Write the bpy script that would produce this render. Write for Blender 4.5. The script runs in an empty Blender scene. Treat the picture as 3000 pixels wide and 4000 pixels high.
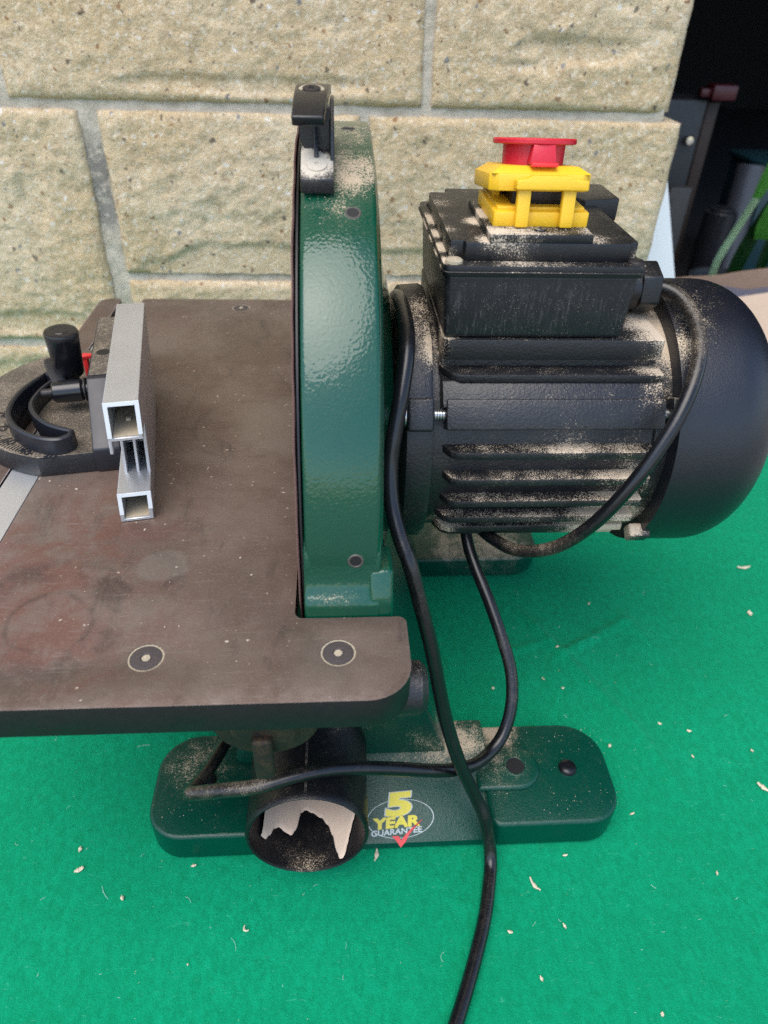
import bpy, bmesh, math, random
from mathutils import Vector, Matrix, noise
random.seed(7)
scene = bpy.context.scene
COL = scene.collection
MM = 0.001
R = math.radians

# ------------------------------------------------------------------ camera
PITCH, YAW, ROLL = R(37.0), R(4.5), R(2.05)
fwd = Vector((math.sin(YAW)*math.cos(PITCH), math.cos(YAW)*math.cos(PITCH), -math.sin(PITCH)))
r0 = Vector((math.cos(YAW), -math.sin(YAW), 0)); u0 = r0.cross(fwd)
rt = r0*math.cos(ROLL) + u0*math.sin(ROLL); upv = u0*math.cos(ROLL) - r0*math.sin(ROLL)
cam_data = bpy.data.cameras.new('camera'); cam = bpy.data.objects.new('camera', cam_data); COL.objects.link(cam)
M = Matrix.Identity(4)
for i in range(3):
    M[i][0] = rt[i]; M[i][1] = upv[i]; M[i][2] = -fwd[i]
M[0][3], M[1][3], M[2][3] = 0.021, -0.398, 0.441
cam.matrix_world = M
cam_data.sensor_fit = 'VERTICAL'; cam_data.sensor_height = 36.0; cam_data.lens = 36.0*2773/4000
cam_data.clip_start = 0.01; cam_data.clip_end = 200
cam_data.dof.use_dof = True; cam_data.dof.focus_distance = 0.385; cam_data.dof.aperture_fstop = 9.0
scene.camera = cam
scene.render.resolution_x, scene.render.resolution_y = 768, 1024

# ------------------------------------------------------------------ light
world = bpy.data.worlds.new('World'); scene.world = world; world.use_nodes = True
wn = world.node_tree; wn.nodes.clear()
sky = wn.nodes.new('ShaderNodeTexSky'); sky.sky_type = 'NISHITA'; sky.sun_disc = False
SUN_EL, SUN_ROT = R(66), R(214)
sky.sun_elevation = SUN_EL; sky.sun_rotation = SUN_ROT; sky.air_density = 1.0; sky.dust_density = 1.2; sky.ozone_density = 1.0
bg = wn.nodes.new('ShaderNodeBackground'); bg.inputs['Strength'].default_value = 0.15
wo = wn.nodes.new('ShaderNodeOutputWorld')
wn.links.new(sky.outputs[0], bg.inputs[0]); wn.links.new(bg.outputs[0], wo.inputs[0])
sd = bpy.data.lights.new('sun', 'SUN'); sd.energy = 1.3; sd.angle = R(55); sd.color = (1.0, 0.94, 0.85)
sun = bpy.data.objects.new('sun', sd); COL.objects.link(sun)
sdir = Vector((math.sin(SUN_ROT)*math.cos(SUN_EL), math.cos(SUN_ROT)*math.cos(SUN_EL), math.sin(SUN_EL)))
sun.rotation_euler = sdir.to_track_quat('Z', 'Y').to_euler(); sun.location = (0, 0, 3)
vs = scene.view_settings
vs.view_transform = 'Standard'; vs.look = 'None'; vs.gamma = 1.0; vs.use_curve_mapping = False
vs.exposure = 1.25
scene.cycles.use_denoising = False
scene.cycles.max_bounces = 6

# ------------------------------------------------------------------ material helpers
class G:
    """small node-graph wrapper"""
    def __init__(s, name):
        s.m = bpy.data.materials.new(name); s.m.use_nodes = True
        s.t = s.m.node_tree; s.t.nodes.clear()
        s.out = s.t.nodes.new('ShaderNodeOutputMaterial')
        s.b = s.t.nodes.new('ShaderNodeBsdfPrincipled')
        s.t.links.new(s.b.outputs[0], s.out.inputs[0])
        s.co = s.t.nodes.new('ShaderNodeTexCoord').outputs['Object']
        s._geo = None
    def set(s, sock, v):
        if hasattr(v, 'is_output') or isinstance(v, bpy.types.NodeSocket): s.t.links.new(v, sock)
        else:
            if isinstance(v, (tuple, list)) and len(v) == 3 and sock.type == 'RGBA': v = (*v, 1)
            sock.default_value = v
    def p(s, key, v): s.set(s.b.inputs[key], v)
    def noise(s, scale, detail=3, rough=.55, dist=0, co=None, color=False):
        n = s.t.nodes.new('ShaderNodeTexNoise'); s.set(n.inputs['Vector'], co or s.co)
        n.inputs['Scale'].default_value = scale; n.inputs['Detail'].default_value = detail
        n.inputs['Roughness'].default_value = rough; n.inputs['Distortion'].default_value = dist
        return n.outputs['Color' if color else 'Fac']
    def voro(s, scale, feature='F1', co=None, rnd=1.0):
        n = s.t.nodes.new('ShaderNodeTexVoronoi'); n.feature = feature; s.set(n.inputs['Vector'], co or s.co)
        n.inputs['Scale'].default_value = scale; n.inputs['Randomness'].default_value = rnd
        return n
    def math(s, op, a, b=None, c=None, clamp=False):
        n = s.t.nodes.new('ShaderNodeMath'); n.operation = op; n.use_clamp = clamp
        s.set(n.inputs[0], a)
        if b is not None: s.set(n.inputs[1], b)
        if c is not None: s.set(n.inputs[2], c)
        return n.outputs[0]
    def ramp(s, v, lo, hi, a=0., b=1., kind='SMOOTHSTEP'):
        n = s.t.nodes.new('ShaderNodeMapRange'); n.interpolation_type = kind
        s.set(n.inputs['Value'], v); n.inputs['From Min'].default_value = lo; n.inputs['From Max'].default_value = hi
        n.inputs['To Min'].default_value = a; n.inputs['To Max'].default_value = b
        return n.outputs[0]
    def mix(s, f, a, b):
        n = s.t.nodes.new('ShaderNodeMix'); n.data_type = 'RGBA'
        s.set(n.inputs[0], f); s.set(n.inputs[6], a); s.set(n.inputs[7], b)
        return n.outputs[2]
    def mixf(s, f, a, b):
        n = s.t.nodes.new('ShaderNodeMix'); n.data_type = 'FLOAT'
        s.set(n.inputs[0], f); s.set(n.inputs[2], a); s.set(n.inputs[3], b)
        return n.outputs[0]
    def xyz(s, co=None):
        n = s.t.nodes.new('ShaderNodeSeparateXYZ'); s.set(n.inputs[0], co or s.co); return n.outputs
    def scale(s, v, co=None):
        n = s.t.nodes.new('ShaderNodeVectorMath'); n.operation = 'MULTIPLY'; s.set(n.inputs[0], co or s.co); n.inputs[1].default_value = v
        return n.outputs[0]
    def dist(s, c, co=None):
        n = s.t.nodes.new('ShaderNodeVectorMath'); n.operation = 'DISTANCE'; s.set(n.inputs[0], co or s.co)
        n.inputs[1].default_value = [x*MM for x in c]; return n.outputs['Value']
    def warp(s, scale, amt):
        n = s.noise(scale, 3, color=True)
        a = s.t.nodes.new('ShaderNodeVectorMath'); a.operation = 'MULTIPLY_ADD'
        s.set(a.inputs[0], n); a.inputs[1].default_value = (amt,)*3; s.set(a.inputs[2], s.co)
        return a.outputs[0]
    def nz(s):
        if not s._geo: s._geo = s.t.nodes.new('ShaderNodeNewGeometry')
        return s.xyz(s._geo.outputs['Normal'])[2]
    def bump(s, h, strength=.3, distance=.0005, normal=None):
        n = s.t.nodes.new('ShaderNodeBump'); n.inputs['Strength'].default_value = strength
        n.inputs['Distance'].default_value = distance; s.set(n.inputs['Height'], h)
        if normal: s.set(n.inputs['Normal'], normal)
        return n.outputs[0]
    def dust(s, col, rough, thr=.75, up=.25, width=.12, fine=1300, patch=45, blobs=(), color=(.55, .43, .29), film=.12):
        """loose sawdust: grains + patches, more on faces that look up, heaps where told"""
        v = s.math('MULTIPLY_ADD', s.noise(fine, 2, .8), .95, s.math('MULTIPLY', s.noise(patch, 4, .7), .62))
        thr = thr+.13
        upf = s.ramp(s.nz(), .0, .9)
        v = s.math('MULTIPLY_ADD', upf, up, v)
        for c, r, k in blobs:
            w = s.ramp(s.dist(c), r*MM, r*.15*MM, 0, k)
            v = s.math('ADD', v, w)
        m = s.ramp(v, thr-.03, thr+width*.9)
        soft = s.ramp(v, thr-.24, thr+.1, 0, film*.8)
        m = s.math('MAXIMUM', m, soft)
        dc = s.mix(s.noise(fine*.7, 2), color, tuple(c*.72 for c in color))
        return s.mix(m, col, dc), s.mixf(m, rough, .95), m, v

def simple(name, col, rough=.5, metal=0., var=.12, vscale=60, bump=None, coat=0, spec=.5):
    g = G(name)
    c2 = tuple(max(0, c*(1-var*2)) for c in col)
    g.p('Base Color', g.mix(g.noise(vscale, 4), c2, col))
    g.p('Roughness', g.math('MULTIPLY_ADD', g.noise(vscale*2, 3), .2, rough-.1)); g.p('Metallic', metal)
    g.p('Coat Weight', coat); g.p('Specular IOR Level', spec)
    if bump: g.p('Normal', g.bump(g.noise(bump[0], 3), bump[1], bump[2]))
    return g.m

def dusty(name, col, rough, metal=0., spec=.5, bump=(700, .4, .0004), coat=0., col2=None, bdetail=2, **kw):
    g = G(name)
    base = g.mix(g.noise(35, 4), col, col2 or tuple(c*.75 for c in col))
    c, r, m, v = g.dust(base, rough, **kw)
    g.p('Base Color', c); g.p('Roughness', r); g.p('Metallic', g.math('MULTIPLY', g.math('SUBTRACT', 1, m), metal) if metal else 0.)
    g.p('Specular IOR Level', spec)
    nb = g.bump(g.noise(bump[0], bdetail, .5), bump[1], bump[2])
    nb = g.bump(v, .35, .0006, nb)
    g.p('Normal', nb)
    if coat: g.p('Coat Weight', g.math('MULTIPLY', g.math('SUBTRACT', 1, m), coat)); g.p('Coat Roughness', .12)
    return g.m

# ------------------------------------------------------------------ mesh helpers (millimetres)
INV = {}
def obj(name, bm, mat, parent=None, smooth=35, label=None, kind=None):
    bmesh.ops.recalc_face_normals(bm, faces=bm.faces[:])
    bmesh.ops.scale(bm, vec=(MM,)*3, verts=bm.verts[:])
    me = bpy.data.meshes.new(name); bm.to_mesh(me); bm.free()
    if mat: me.materials.append(mat)
    if smooth:
        me.polygons.foreach_set('use_smooth', [True]*len(me.polygons)); me.set_sharp_from_angle(angle=R(smooth))
    return link(name, me, parent, label, kind)
def link(name, me, parent=None, label=None, kind=None):
    o = bpy.data.objects.new(name, me); COL.objects.link(o)
    if parent:
        o.parent = parent; o.matrix_parent_inverse = INV.get(parent.name, Matrix.Identity(4))
    if label: o['label'] = label
    if kind: o['kind'] = kind
    return o
def empty(name, loc, label, cat, group=None):
    o = bpy.data.objects.new(name, None); COL.objects.link(o)
    o.location = [c*MM for c in loc]; o.empty_display_size = .02
    INV[o.name] = Matrix.Translation([-c*MM for c in loc])
    return tag(o, label, cat, group)
def tag(o, label, cat, group=None):
    o['label'] = label; o['category'] = cat
    if group: o['group'] = group
    return o
def B(): return bmesh.new()
def bev(bm, geom_edges, w, seg=2):
    if w > 0: bmesh.ops.bevel(bm, geom=geom_edges, offset=w, segments=seg, affect='EDGES', profile=.5, clamp_overlap=True)
def merge(bm, part):
    me = bpy.data.meshes.new('tmp'); part.to_mesh(me); part.free(); bm.from_mesh(me); bpy.data.meshes.remove(me)
def box(bm, x0, x1, y0, y1, z0, z1, w=.8, seg=2, mat=None):
    p = B(); bmesh.ops.create_cube(p, size=1)
    for v in p.verts:
        v.co = Vector((x0+(v.co.x+.5)*(x1-x0), y0+(v.co.y+.5)*(y1-y0), z0+(v.co.z+.5)*(z1-z0)))
    bev(p, p.edges[:], w, seg)
    if mat: bmesh.ops.transform(p, matrix=mat, verts=p.verts[:])
    merge(bm, p)
def frust(bm, lo, hi, z0, z1, w=1., seg=2):
    """lo, hi = (x0,x1,y0,y1) of bottom and top"""
    p = B(); vs_ = []
    for (x0, x1, y0, y1), z in ((lo, z0), (hi, z1)):
        vs_ += [p.verts.new((x, y, z)) for x, y in ((x0, y0), (x1, y0), (x1, y1), (x0, y1))]
    p.faces.new(vs_[3::-1]); p.faces.new(vs_[4:])
    for i in range(4): p.faces.new((vs_[i], vs_[(i+1) % 4], vs_[4+(i+1) % 4], vs_[4+i]))
    bev(p, p.edges[:], w, seg); merge(bm, p)
def rpoly(pts, rad, seg=6):
    out = []; n = len(pts)
    for i in range(n):
        p = Vector(pts[i]); r = rad[i] if isinstance(rad, (list, tuple)) else rad
        if r <= 0: out.append(tuple(p)); continue
        a = (Vector(pts[i-1])-p); b = (Vector(pts[(i+1) % n])-p); la, lb = a.length, b.length; a.normalize(); b.normalize()
        ang = a.angle(b); d = min(r/math.tan(ang/2), la*.49, lb*.49); rr = d*math.tan(ang/2)
        c = p+(a+b).normalized()*(rr/math.sin(ang/2)); s = p+a*d-c; e = p+b*d-c
        a0 = math.atan2(s.y, s.x); a1 = math.atan2(e.y, e.x); da = (a1-a0+math.pi) % (2*math.pi)-math.pi
        for k in range(seg+1):
            t = a0+da*k/seg; out.append((c.x+rr*math.cos(t), c.y+rr*math.sin(t)))
    return out
AX = {'x': lambda a, b, h: (h, a, b), 'y': lambda a, b, h: (a, h, b), 'z': lambda a, b, h: (a, b, h)}
def prism(bm, pts, axis, h0, h1, w=0, seg=2, holes=(), mat=None, bevel_angle=40):
    p = B(); f = AX[axis]
    if holes:
        eds = []
        for loop in [pts]+list(holes):
            vv = [p.verts.new(f(a, b, h0)) for a, b in loop]
            eds += [p.edges.new((vv[i], vv[(i+1) % len(vv)])) for i in range(len(vv))]
        res = bmesh.ops.triangle_fill(p, use_beauty=True, use_dissolve=False, edges=eds)
        faces = p.faces[:]
    else:
        faces = [p.faces.new([p.verts.new(f(a, b, h0)) for a, b in pts])]
    ex = bmesh.ops.extrude_face_region(p, geom=faces)
    d = Vector(f(0, 0, h1-h0))
    bmesh.ops.translate(p, vec=d, verts=[g for g in ex['geom'] if isinstance(g, bmesh.types.BMVert)])
    bmesh.ops.recalc_face_normals(p, faces=p.faces[:])
    if w > 0:
        es = [e for e in p.edges if len(e.link_faces) == 2 and e.calc_face_angle(0) > R(bevel_angle)]
        bev(p, es, w, seg)
    if mat: bmesh.ops.transform(p, matrix=mat, verts=p.verts[:])
    merge(bm, p)
def frame(d):
    d = Vector(d).normalized(); a = Vector((0, 0, 1)) if abs(d.z) < .9 else Vector((1, 0, 0))
    u = d.cross(a).normalized(); return d, u, d.cross(u)
def lathe(bm, o, d, prof, seg=48, caps=True, a0=0., a1=2*math.pi):
    """prof = [(height along d, radius)]"""
    d, u, v = frame(d); o = Vector(o); rings = []
    full = a1-a0 > 6.28; n = seg if full else seg+1
    for h, r in prof:
        rings.append([bm.verts.new(o+d*h+(u*math.cos(a0+(a1-a0)*k/seg)+v*math.sin(a0+(a1-a0)*k/seg))*max(r, .01)) for k in range(n)])
    for i in range(len(rings)-1):
        for k in range(n if full else n-1):
            bm.faces.new((rings[i][k], rings[i][(k+1) % n], rings[i+1][(k+1) % n], rings[i+1][k]))
    if caps and full:
        bm.faces.new(rings[0][::-1]); bm.faces.new(rings[-1])
def cyl(bm, p0, p1, ra, rb=None, seg=32, w=.5):
    p0, p1 = Vector(p0), Vector(p1); rb = ra if rb is None else rb; L = (p1-p0).length
    w = min(w, L*.4, ra*.4, rb*.4)
    lathe(bm, p0, p1-p0, [(0, ra-w), (w, ra), (L-w, rb), (L, rb-w)] if w > 0 else [(0, ra), (L, rb)], seg)
def catmull(pts, n=10):
    P = [Vector(p) for p in pts]; P = [P[0]*2-P[1]]+P+[P[-1]*2-P[-2]]; out = []
    for i in range(1, len(P)-2):
        for k in range(n):
            t = k/n; a, b, c, d = P[i-1], P[i], P[i+1], P[i+2]
            out.append(.5*((2*b)+(c-a)*t+(2*a-5*b+4*c-d)*t*t+(3*b-a-3*c+d)*t**3))
    out.append(P[-2]); return out
def tube(bm, pts, r, n=10, seg=14, closed_caps=True):
    path = catmull(pts, n) if n else [Vector(p) for p in pts]
    rad = r if callable(r) else (lambda t: r)
    d, u, v = frame(path[1]-path[0]); rings = []
    for i, p in enumerate(path):
        dd = (path[min(i+1, len(path)-1)]-path[max(i-1, 0)]).normalized()
        u = (u-dd*u.dot(dd)).normalized(); v = dd.cross(u); q = rad(i/(len(path)-1))
        rings.append([bm.verts.new(p+(u*math.cos(2*math.pi*k/seg)+v*math.sin(2*math.pi*k/seg))*q) for k in range(seg)])
    for i in range(len(rings)-1):
        for k in range(seg): bm.faces.new((rings[i][k], rings[i][(k+1) % seg], rings[i+1][(k+1) % seg], rings[i+1][k]))
    if closed_caps: bm.faces.new(rings[0][::-1]); bm.faces.new(rings[-1])
def ribbon_wall(bm, path, th, z0, z1, closed=False, w=.6):
    """wall of thickness th along a 2D path"""
    P = [Vector(p).to_2d() for p in path]; n = len(P); L = []; Rr = []
    for i in range(n):
        a = P[i-1] if (i or closed) else P[i]; b = P[(i+1) % n] if (i < n-1 or closed) else P[i]
        t = (b-a).normalized(); q = Vector((-t.y, t.x))*th/2
        L.append(P[i]+q); Rr.append(P[i]-q)
    if closed:
        p = B(); q = []
        for k, (a, z) in enumerate(((L, z0), (L, z1-w), (None, z1), (None, z1), (Rr, z1-w), (Rr, z0))):
            src = a if a else ([l.lerp(r, w/th) for l, r in zip(L, Rr)] if k == 2 else [r.lerp(l, w/th) for l, r in zip(L, Rr)])
            q.append([p.verts.new((s.x, s.y, z)) for s in src])
        for j in range(5):
            for i in range(n): p.faces.new((q[j][i], q[j][(i+1) % n], q[j+1][(i+1) % n], q[j+1][i]))
        merge(bm, p)
    else:
        prism(bm, [tuple(x) for x in L+Rr[::-1]], 'z', z0, z1, w, bevel_angle=50)
def textmesh(body, size, mat4, offset=0., sx=1., shear=0., ext=.02):
    cu = bpy.data.curves.new('t', 'FONT'); cu.body = body; cu.size = size; cu.align_x = 'CENTER'; cu.align_y = 'CENTER'
    cu.offset = offset; cu.extrude = ext; cu.shear = shear; cu.resolution_u = 4; cu.space_character = 1.0
    o = bpy.data.objects.new('t', cu); COL.objects.link(o)
    bpy.context.view_layer.update()
    me = bpy.data.meshes.new_from_object(o.evaluated_get(bpy.context.evaluated_depsgraph_get()))
    bpy.data.objects.remove(o); bpy.data.curves.remove(cu)
    bm = B(); bm.from_mesh(me); bpy.data.meshes.remove(me)
    bmesh.ops.transform(bm, matrix=mat4 @ Matrix.Diagonal((sx, 1, 1, 1)), verts=bm.verts[:])
    return bm

# ------------------------------------------------------------------ materials
def m_stone():
    g = G('split_stone')
    base = g.mix(g.ramp(g.noise(9, 4, .6), .35, .65), (.57, .425, .235), (.68, .54, .345))
    base = g.mix(g.ramp(g.noise(70, 5, .75), .45, .65, 0, .7), base, (.44, .325, .185))
    base = g.mix(g.ramp(g.noise(190, 4, .8), .50, .66, 0, .9), base, (.80, .69, .51))
    base = g.mix(g.ramp(g.noise(330, 3, .8, 0, g.warp(50, .02)), .56, .68, 0, .7), base, (.29, .20, .11))
    base = g.mix(g.ramp(g.noise(420, 2, .8, 0, g.warp(70, .03)), .60, .70, 0, .75), base, (.82, .72, .56))
    co = g.warp(160, .010)
    for sc, lo, hi, c, dr in ((105, .0, .06, (.035, .033, .035), .26), (120, .12, .19, (.24, .11, .04), .28), (115, .3, .35, (.78, .75, .68), .25),
                              (230, .0, .07, (.70, .65, .56), .36), (240, .2, .27, (.075, .06, .055), .30), (125, .5, .53, (.15, .165, .19), .28)):
        v = g.voro(sc, co=co); rnd = g.xyz(v.outputs['Color'])[0]
        pick = g.math('MULTIPLY', g.math('GREATER_THAN', rnd, lo), g.math('LESS_THAN', rnd, hi))
        spot = g.math('MULTIPLY', pick, g.ramp(v.outputs['Distance'], dr*1.2, dr*.75))
        base = g.mix(g.math('MULTIPLY', spot, .85), base, c)
    base = g.mix(g.ramp(g.noise(150, 5, .85, 0, g.warp(60, .015)), .62, .70, 0, .7), base, (.20, .135, .07))
    pos = g.xyz()
    base = g.mix(.12, base, (.62, .42, .24))
    moss = g.math('MULTIPLY', g.ramp(g.noise(22, 3), .5, .7), g.ramp(pos[2], .12, .02, 0, .22))
    base = g.mix(moss, base, (.20, .19, .075))
    g.p('Base Color', base); g.p('Roughness', .92); g.p('Specular IOR Level', .25)
    h = g.math('MULTIPLY_ADD', g.noise(330, 4, .8), .8, g.noise(90, 4, .75))
    g.p('Normal', g.bump(h, .9, .0030)); return g.m
def m_mortar():
    g = G('mortar')
    c = g.mix(g.ramp(g.noise(45, 5, .75), .3, .7), (.46, .395, .295), (.62, .545, .43))
    c = g.mix(g.ramp(g.noise(420, 3, .8), .52, .7, 0, .5), c, (.32, .265, .195))
    d = g.ramp(g.dist((-212, 392, 262)), .055, .03)
    xx = g.xyz(); d = g.math('MULTIPLY', d, g.ramp(g.noise(150, 3), .3, .55)); 
    c = g.mix(g.math('MULTIPLY', d, .8), c, (.17, .155, .14))
    g.p('Base Color', c); g.p('Roughness', .95)
    g.p('Normal', g.bump(g.noise(350, 4, .8), .8, .0025)); return g.m
def m_felt():
    g = G('green_felt')
    c = g.mix(g.ramp(g.noise(240, 4, .75, .6, g.scale((1, .55, 1))), .3, .7), (.0006, .21, .090), (.0016, .285, .134))
    c = g.mix(g.ramp(g.noise(11, 3), .3, .7, 0, .35), c, (.0006, .20, .084))
    c = g.mix(g.ramp(g.noise(1200, 2, .8), .58, .75, 0, .45), c, (.02, .37, .20))
    fz = g.ramp(g.noise(520, 2, .6, 1.5, g.scale((.25, 1, 1))), .66, .74, 0, .35)
    c = g.mix(fz, c, (.08, .40, .25))
    g.p('Base Color', c); g.p('Roughness', .97); g.p('Specular IOR Level', .1)
    g.p('Sheen Weight', .08); g.p('Sheen Roughness', .5); g.p('Sheen Tint', (.3, .9, .6, 1))
    g.p('Normal', g.bump(g.math('ADD', g.noise(900, 3, .8), g.noise(160, 3)), .6, .0015)); return g.m
def m_table():
    g = G('patinated_steel')
    xx = g.xyz()
    co = g.warp(14, .05)
    c = g.mix(g.ramp(g.noise(16, 5, .65, 0, co), .38, .62), (.118, .085, .066), (.158, .122, .098))
    redm = g.math('MULTIPLY', g.ramp(g.noise(24, 5, .7, 0, co), .40, .62), g.ramp(xx[0], -.02, -.11, .15, 1))
    redm = g.math('MULTIPLY', redm, g.ramp(xx[1], -.02, -.12, .25, 1))
    c = g.mix(g.math('MULTIPLY', redm, .85), c, (.135, .062, .047))
    c = g.mix(g.ramp(g.noise(60, 5, .7, .5, g.scale((1, .35, 1))), .54, .72, 0, .6), c, (.062, .049, .042))
    # old ring stains and smears
    wco = g.warp(30, .012)
    n1 = g.noise(70, 3)
    for (cx, cy, r, wd, k) in ((-108, -158, 34, 12, .6), (-103, -160, 20, 2.2, .45), (-66, -128, 15, 3.0, .5), (-60, 60, 52, 2.4, .25), (-30, 10, 36, 3, .3)):
        d = g.math('ABSOLUTE', g.math('SUBTRACT', g.dist((cx, cy, 206), wco), r*MM))
        ring = g.math('MULTIPLY', g.ramp(d, wd*MM, 0, 0, k), g.ramp(n1, .35, .6))
        c = g.mix(ring, c, (.045, .033, .029))
    blot = g.math('MULTIPLY', g.ramp(g.dist((-60, -124, 206), wco), .015, .012), .5)
    c = g.mix(blot, c, (.165, .145, .122))
    lt = g.ramp(g.dist((-2, 15, 206), wco), .045, .030, 0, .6)
    c = g.mix(lt, c, (.185, .155, .125))
    # bare edge of the front
    c = g.mix(g.math('MULTIPLY', g.ramp(g.noise(160, 4), .45, .6, 0, .18), g.ramp(xx[1], -.200, -.2135)), c, (.26, .20, .18))
    # fine scratches and pale dust specks
    sc = g.ramp(g.noise(900, 2, .6, 0, g.scale((.06, 1, 1))), .62, .72, 0, .28)
    c = g.mix(sc, c, (.25, .22, .195))
    v = g.voro(330, co=g.warp(200, .004)); rnd = g.xyz(v.outputs['Color'])[0]
    sp = g.math('MULTIPLY', g.math('LESS_THAN', rnd, .07), g.ramp(v.outputs['Distance'], .26, .16))
    sp = g.math('MULTIPLY', sp, g.ramp(g.noise(28, 3), .42, .6))
    c = g.mix(g.math('MULTIPLY', sp, .8), c, (.62, .55, .45))
    c = g.mix(g.ramp(g.noise(1100, 2, .7), .54, .72, 0, .4), c, (.23, .19, .16))
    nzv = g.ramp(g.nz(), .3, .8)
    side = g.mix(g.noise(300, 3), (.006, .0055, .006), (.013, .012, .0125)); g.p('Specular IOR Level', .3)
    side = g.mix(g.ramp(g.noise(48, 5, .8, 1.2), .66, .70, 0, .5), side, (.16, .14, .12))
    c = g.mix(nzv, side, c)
    wear = g.math('MULTIPLY', g.ramp(g.nz(), .30, .5), g.ramp(g.nz(), .985, .93))
    c = g.mix(g.math('MULTIPLY', wear, g.ramp(g.noise(90, 3), .3, .55, .35, 1)), c, (.50, .43, .41))
    g.p('Base Color', c); g.p('Metallic', g.math('MULTIPLY', nzv, .35)); g.p('Roughness', g.ramp(g.noise(40, 4), .3, .7, .34, .52))
    g.p('Normal', g.bump(g.noise(800, 3, .7), .3, .0004)); return g.m
def m_green(base_part=False):
    g = G('green_base_paint' if base_part else 'green_enamel')
    base = g.mix(g.noise(30, 3), *(((.0002, .040, .0245), (.0004, .050, .030)) if base_part else ((.0003, .047, .0235), (.0006, .057, .0285))))
    c, r, m, v = g.dust(base, .22, thr=1.10, up=.16, width=.16, patch=70, film=.08,
        blobs=[((30, -52, 372), 26, .42), ((24, -12, 382), 34, .30), ((20, -78, 362), 22, .20), ((20, -163, 214), 16, .22), ((50, -120, 60), 60, .22), ((120, -120, 28), 50, .22),
               ((-70, -120, 26), 45, .24), ((130, -100, 26), 22, .35), ((150, 100, 24), 90, .36), ((20, -118, 100), 60, .34), ((-20, -118, 60), 50, .3), ((85, -112, 40), 40, .28)])
    if base_part:
        g.p('Base Color', c); g.p('Roughness', g.mixf(m, .24, .95)); g.p('Specular IOR Level', .38)
        g.p('Normal', g.bump(v, .4, .0006, g.bump(g.noise(520, 2), .2, .0006))); return g.m
    g.p('Base Color', c); g.p('Roughness', r); g.p('Coat Weight', g.math('MULTIPLY', g.math('SUBTRACT', 1, m), .75)); g.p('Coat Roughness', .04); g.p('Coat IOR', 1.55); g.p('Specular IOR Level', .15)
    nb = g.bump(g.noise(640, 1, .5, .3), .2, .00055); nb = g.bump(v, .4, .0006, nb)
    g.p('Normal', nb); g.p('Coat Normal', g.bump(g.noise(640, 1, .5, .3), .24, .00055)); return g.m
def m_rubber():
    g = G('cable_rubber')
    g.p('Specular IOR Level', .45); base = (.005, .0053, .0065)
    c, r, m, v = g.dust(base, .27, thr=1.02, up=.12, width=.2, fine=1700, patch=60, film=.22, color=(.34, .27, .19),
                        blobs=[((-45, -176, 95), 60, .26), ((58, -135, 195), 34, .14), ((110, -175, 20), 40, .1), ((140, -80, 170), 50, .28), ((205, -40, 290), 50, .3), ((125, -100, 90), 55, .12)])
    g.p('Base Color', c); g.p('Roughness', r); g.p('Normal', g.bump(g.noise(700, 2), .12, .0004)); return g.m
def m_felt_thread(): return simple('lint', (.55, .75, .68), .9)
def m_aluminium():
    g = G('milled_aluminium')
    c = g.mix(g.noise(30, 4), (.50, .50, .50), (.62, .63, .63))
    br = g.noise(260, 3, .6, 0, g.scale((1, .08, 1)))
    c, r, m, v = g.dust(c, .42, thr=1.18, up=.16, width=.3, film=.28, color=(.50, .42, .31), patch=25)
    g.p('Base Color', c); g.p('Metallic', g.math('MULTIPLY', g.math('SUBTRACT', 1, m), .75)); g.p('Roughness', r)
    g.p('Normal', g.bump(br, .12, .0004)); return g.m

GREENBASE = m_green(True)
STONE, MORTAR, FELT, STEEL, GREEN, RUBBER, ALU = m_stone(), m_mortar(), m_felt(), m_table(), m_green(), m_rubber(), m_aluminium()
CUTALU = simple('cut_aluminium', (.80, .84, .84), .45, .2, .05)
CAST = dusty('black_cast_iron', (.0105, .011, .013), .36, spec=.5, bump=(600, .4, .0008), thr=.97, up=.17, width=.16, patch=55, film=.05, color=(.62, .50, .36),
    blobs=[((195, -62, 262), 26, .05), ((200, -60, 282), 30, .26), ((205, -30, 297), 42, .42), ((185, -75, 225), 34, .22), ((150, -72, 240), 20, .22), ((190, -60, 190), 40, .26), ((180, -50, 165), 45, .38), ((195, -40, 158), 40, .3),
           ((62, -30, 292), 34, .22), ((76, -45, 285), 16, .3), ((60, -70, 200), 40, .13), ((82, -55, 165), 26, .34), ((130, -73, 205), 70, .14), ((78, -72, 225), 12, .25)])
COVER = dusty('black_fan_cover', (.0085, .0095, .0145), .33, spec=.5, bump=(900, .2, .0004), thr=1.12, up=.20, width=.2, patch=50, film=.02, color=(.62, .50, .34), blobs=[((210, -48, 281), 22, .20), ((220, 0, 300), 60, .12), ((212, -30, 295), 40, .10)])
PLASTIC = dusty('black_plastic', (.0065, .007, .0085), .36, spec=.48, bump=(1200, .15, .0003), thr=1.04, up=.20, width=.2, patch=60, film=.10, color=(.64, .53, .39),
    blobs=[((76, 0, 331), 14, .4), ((76, 30, 331), 20, .36), ((76, -47, 332), 10, .5), ((76, -25, 331), 14, .4), ((172, -47, 332), 9, .5), ((120, -52, 329), 50, .12), ((110, -44, 343), 22, .28), ((150, -40, 343), 14, .2), ((98, -10, 343), 16, .5), ((96, -44, 340), 12, .3)])
SCUFF = G('scuffed_black_plastic')
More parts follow.
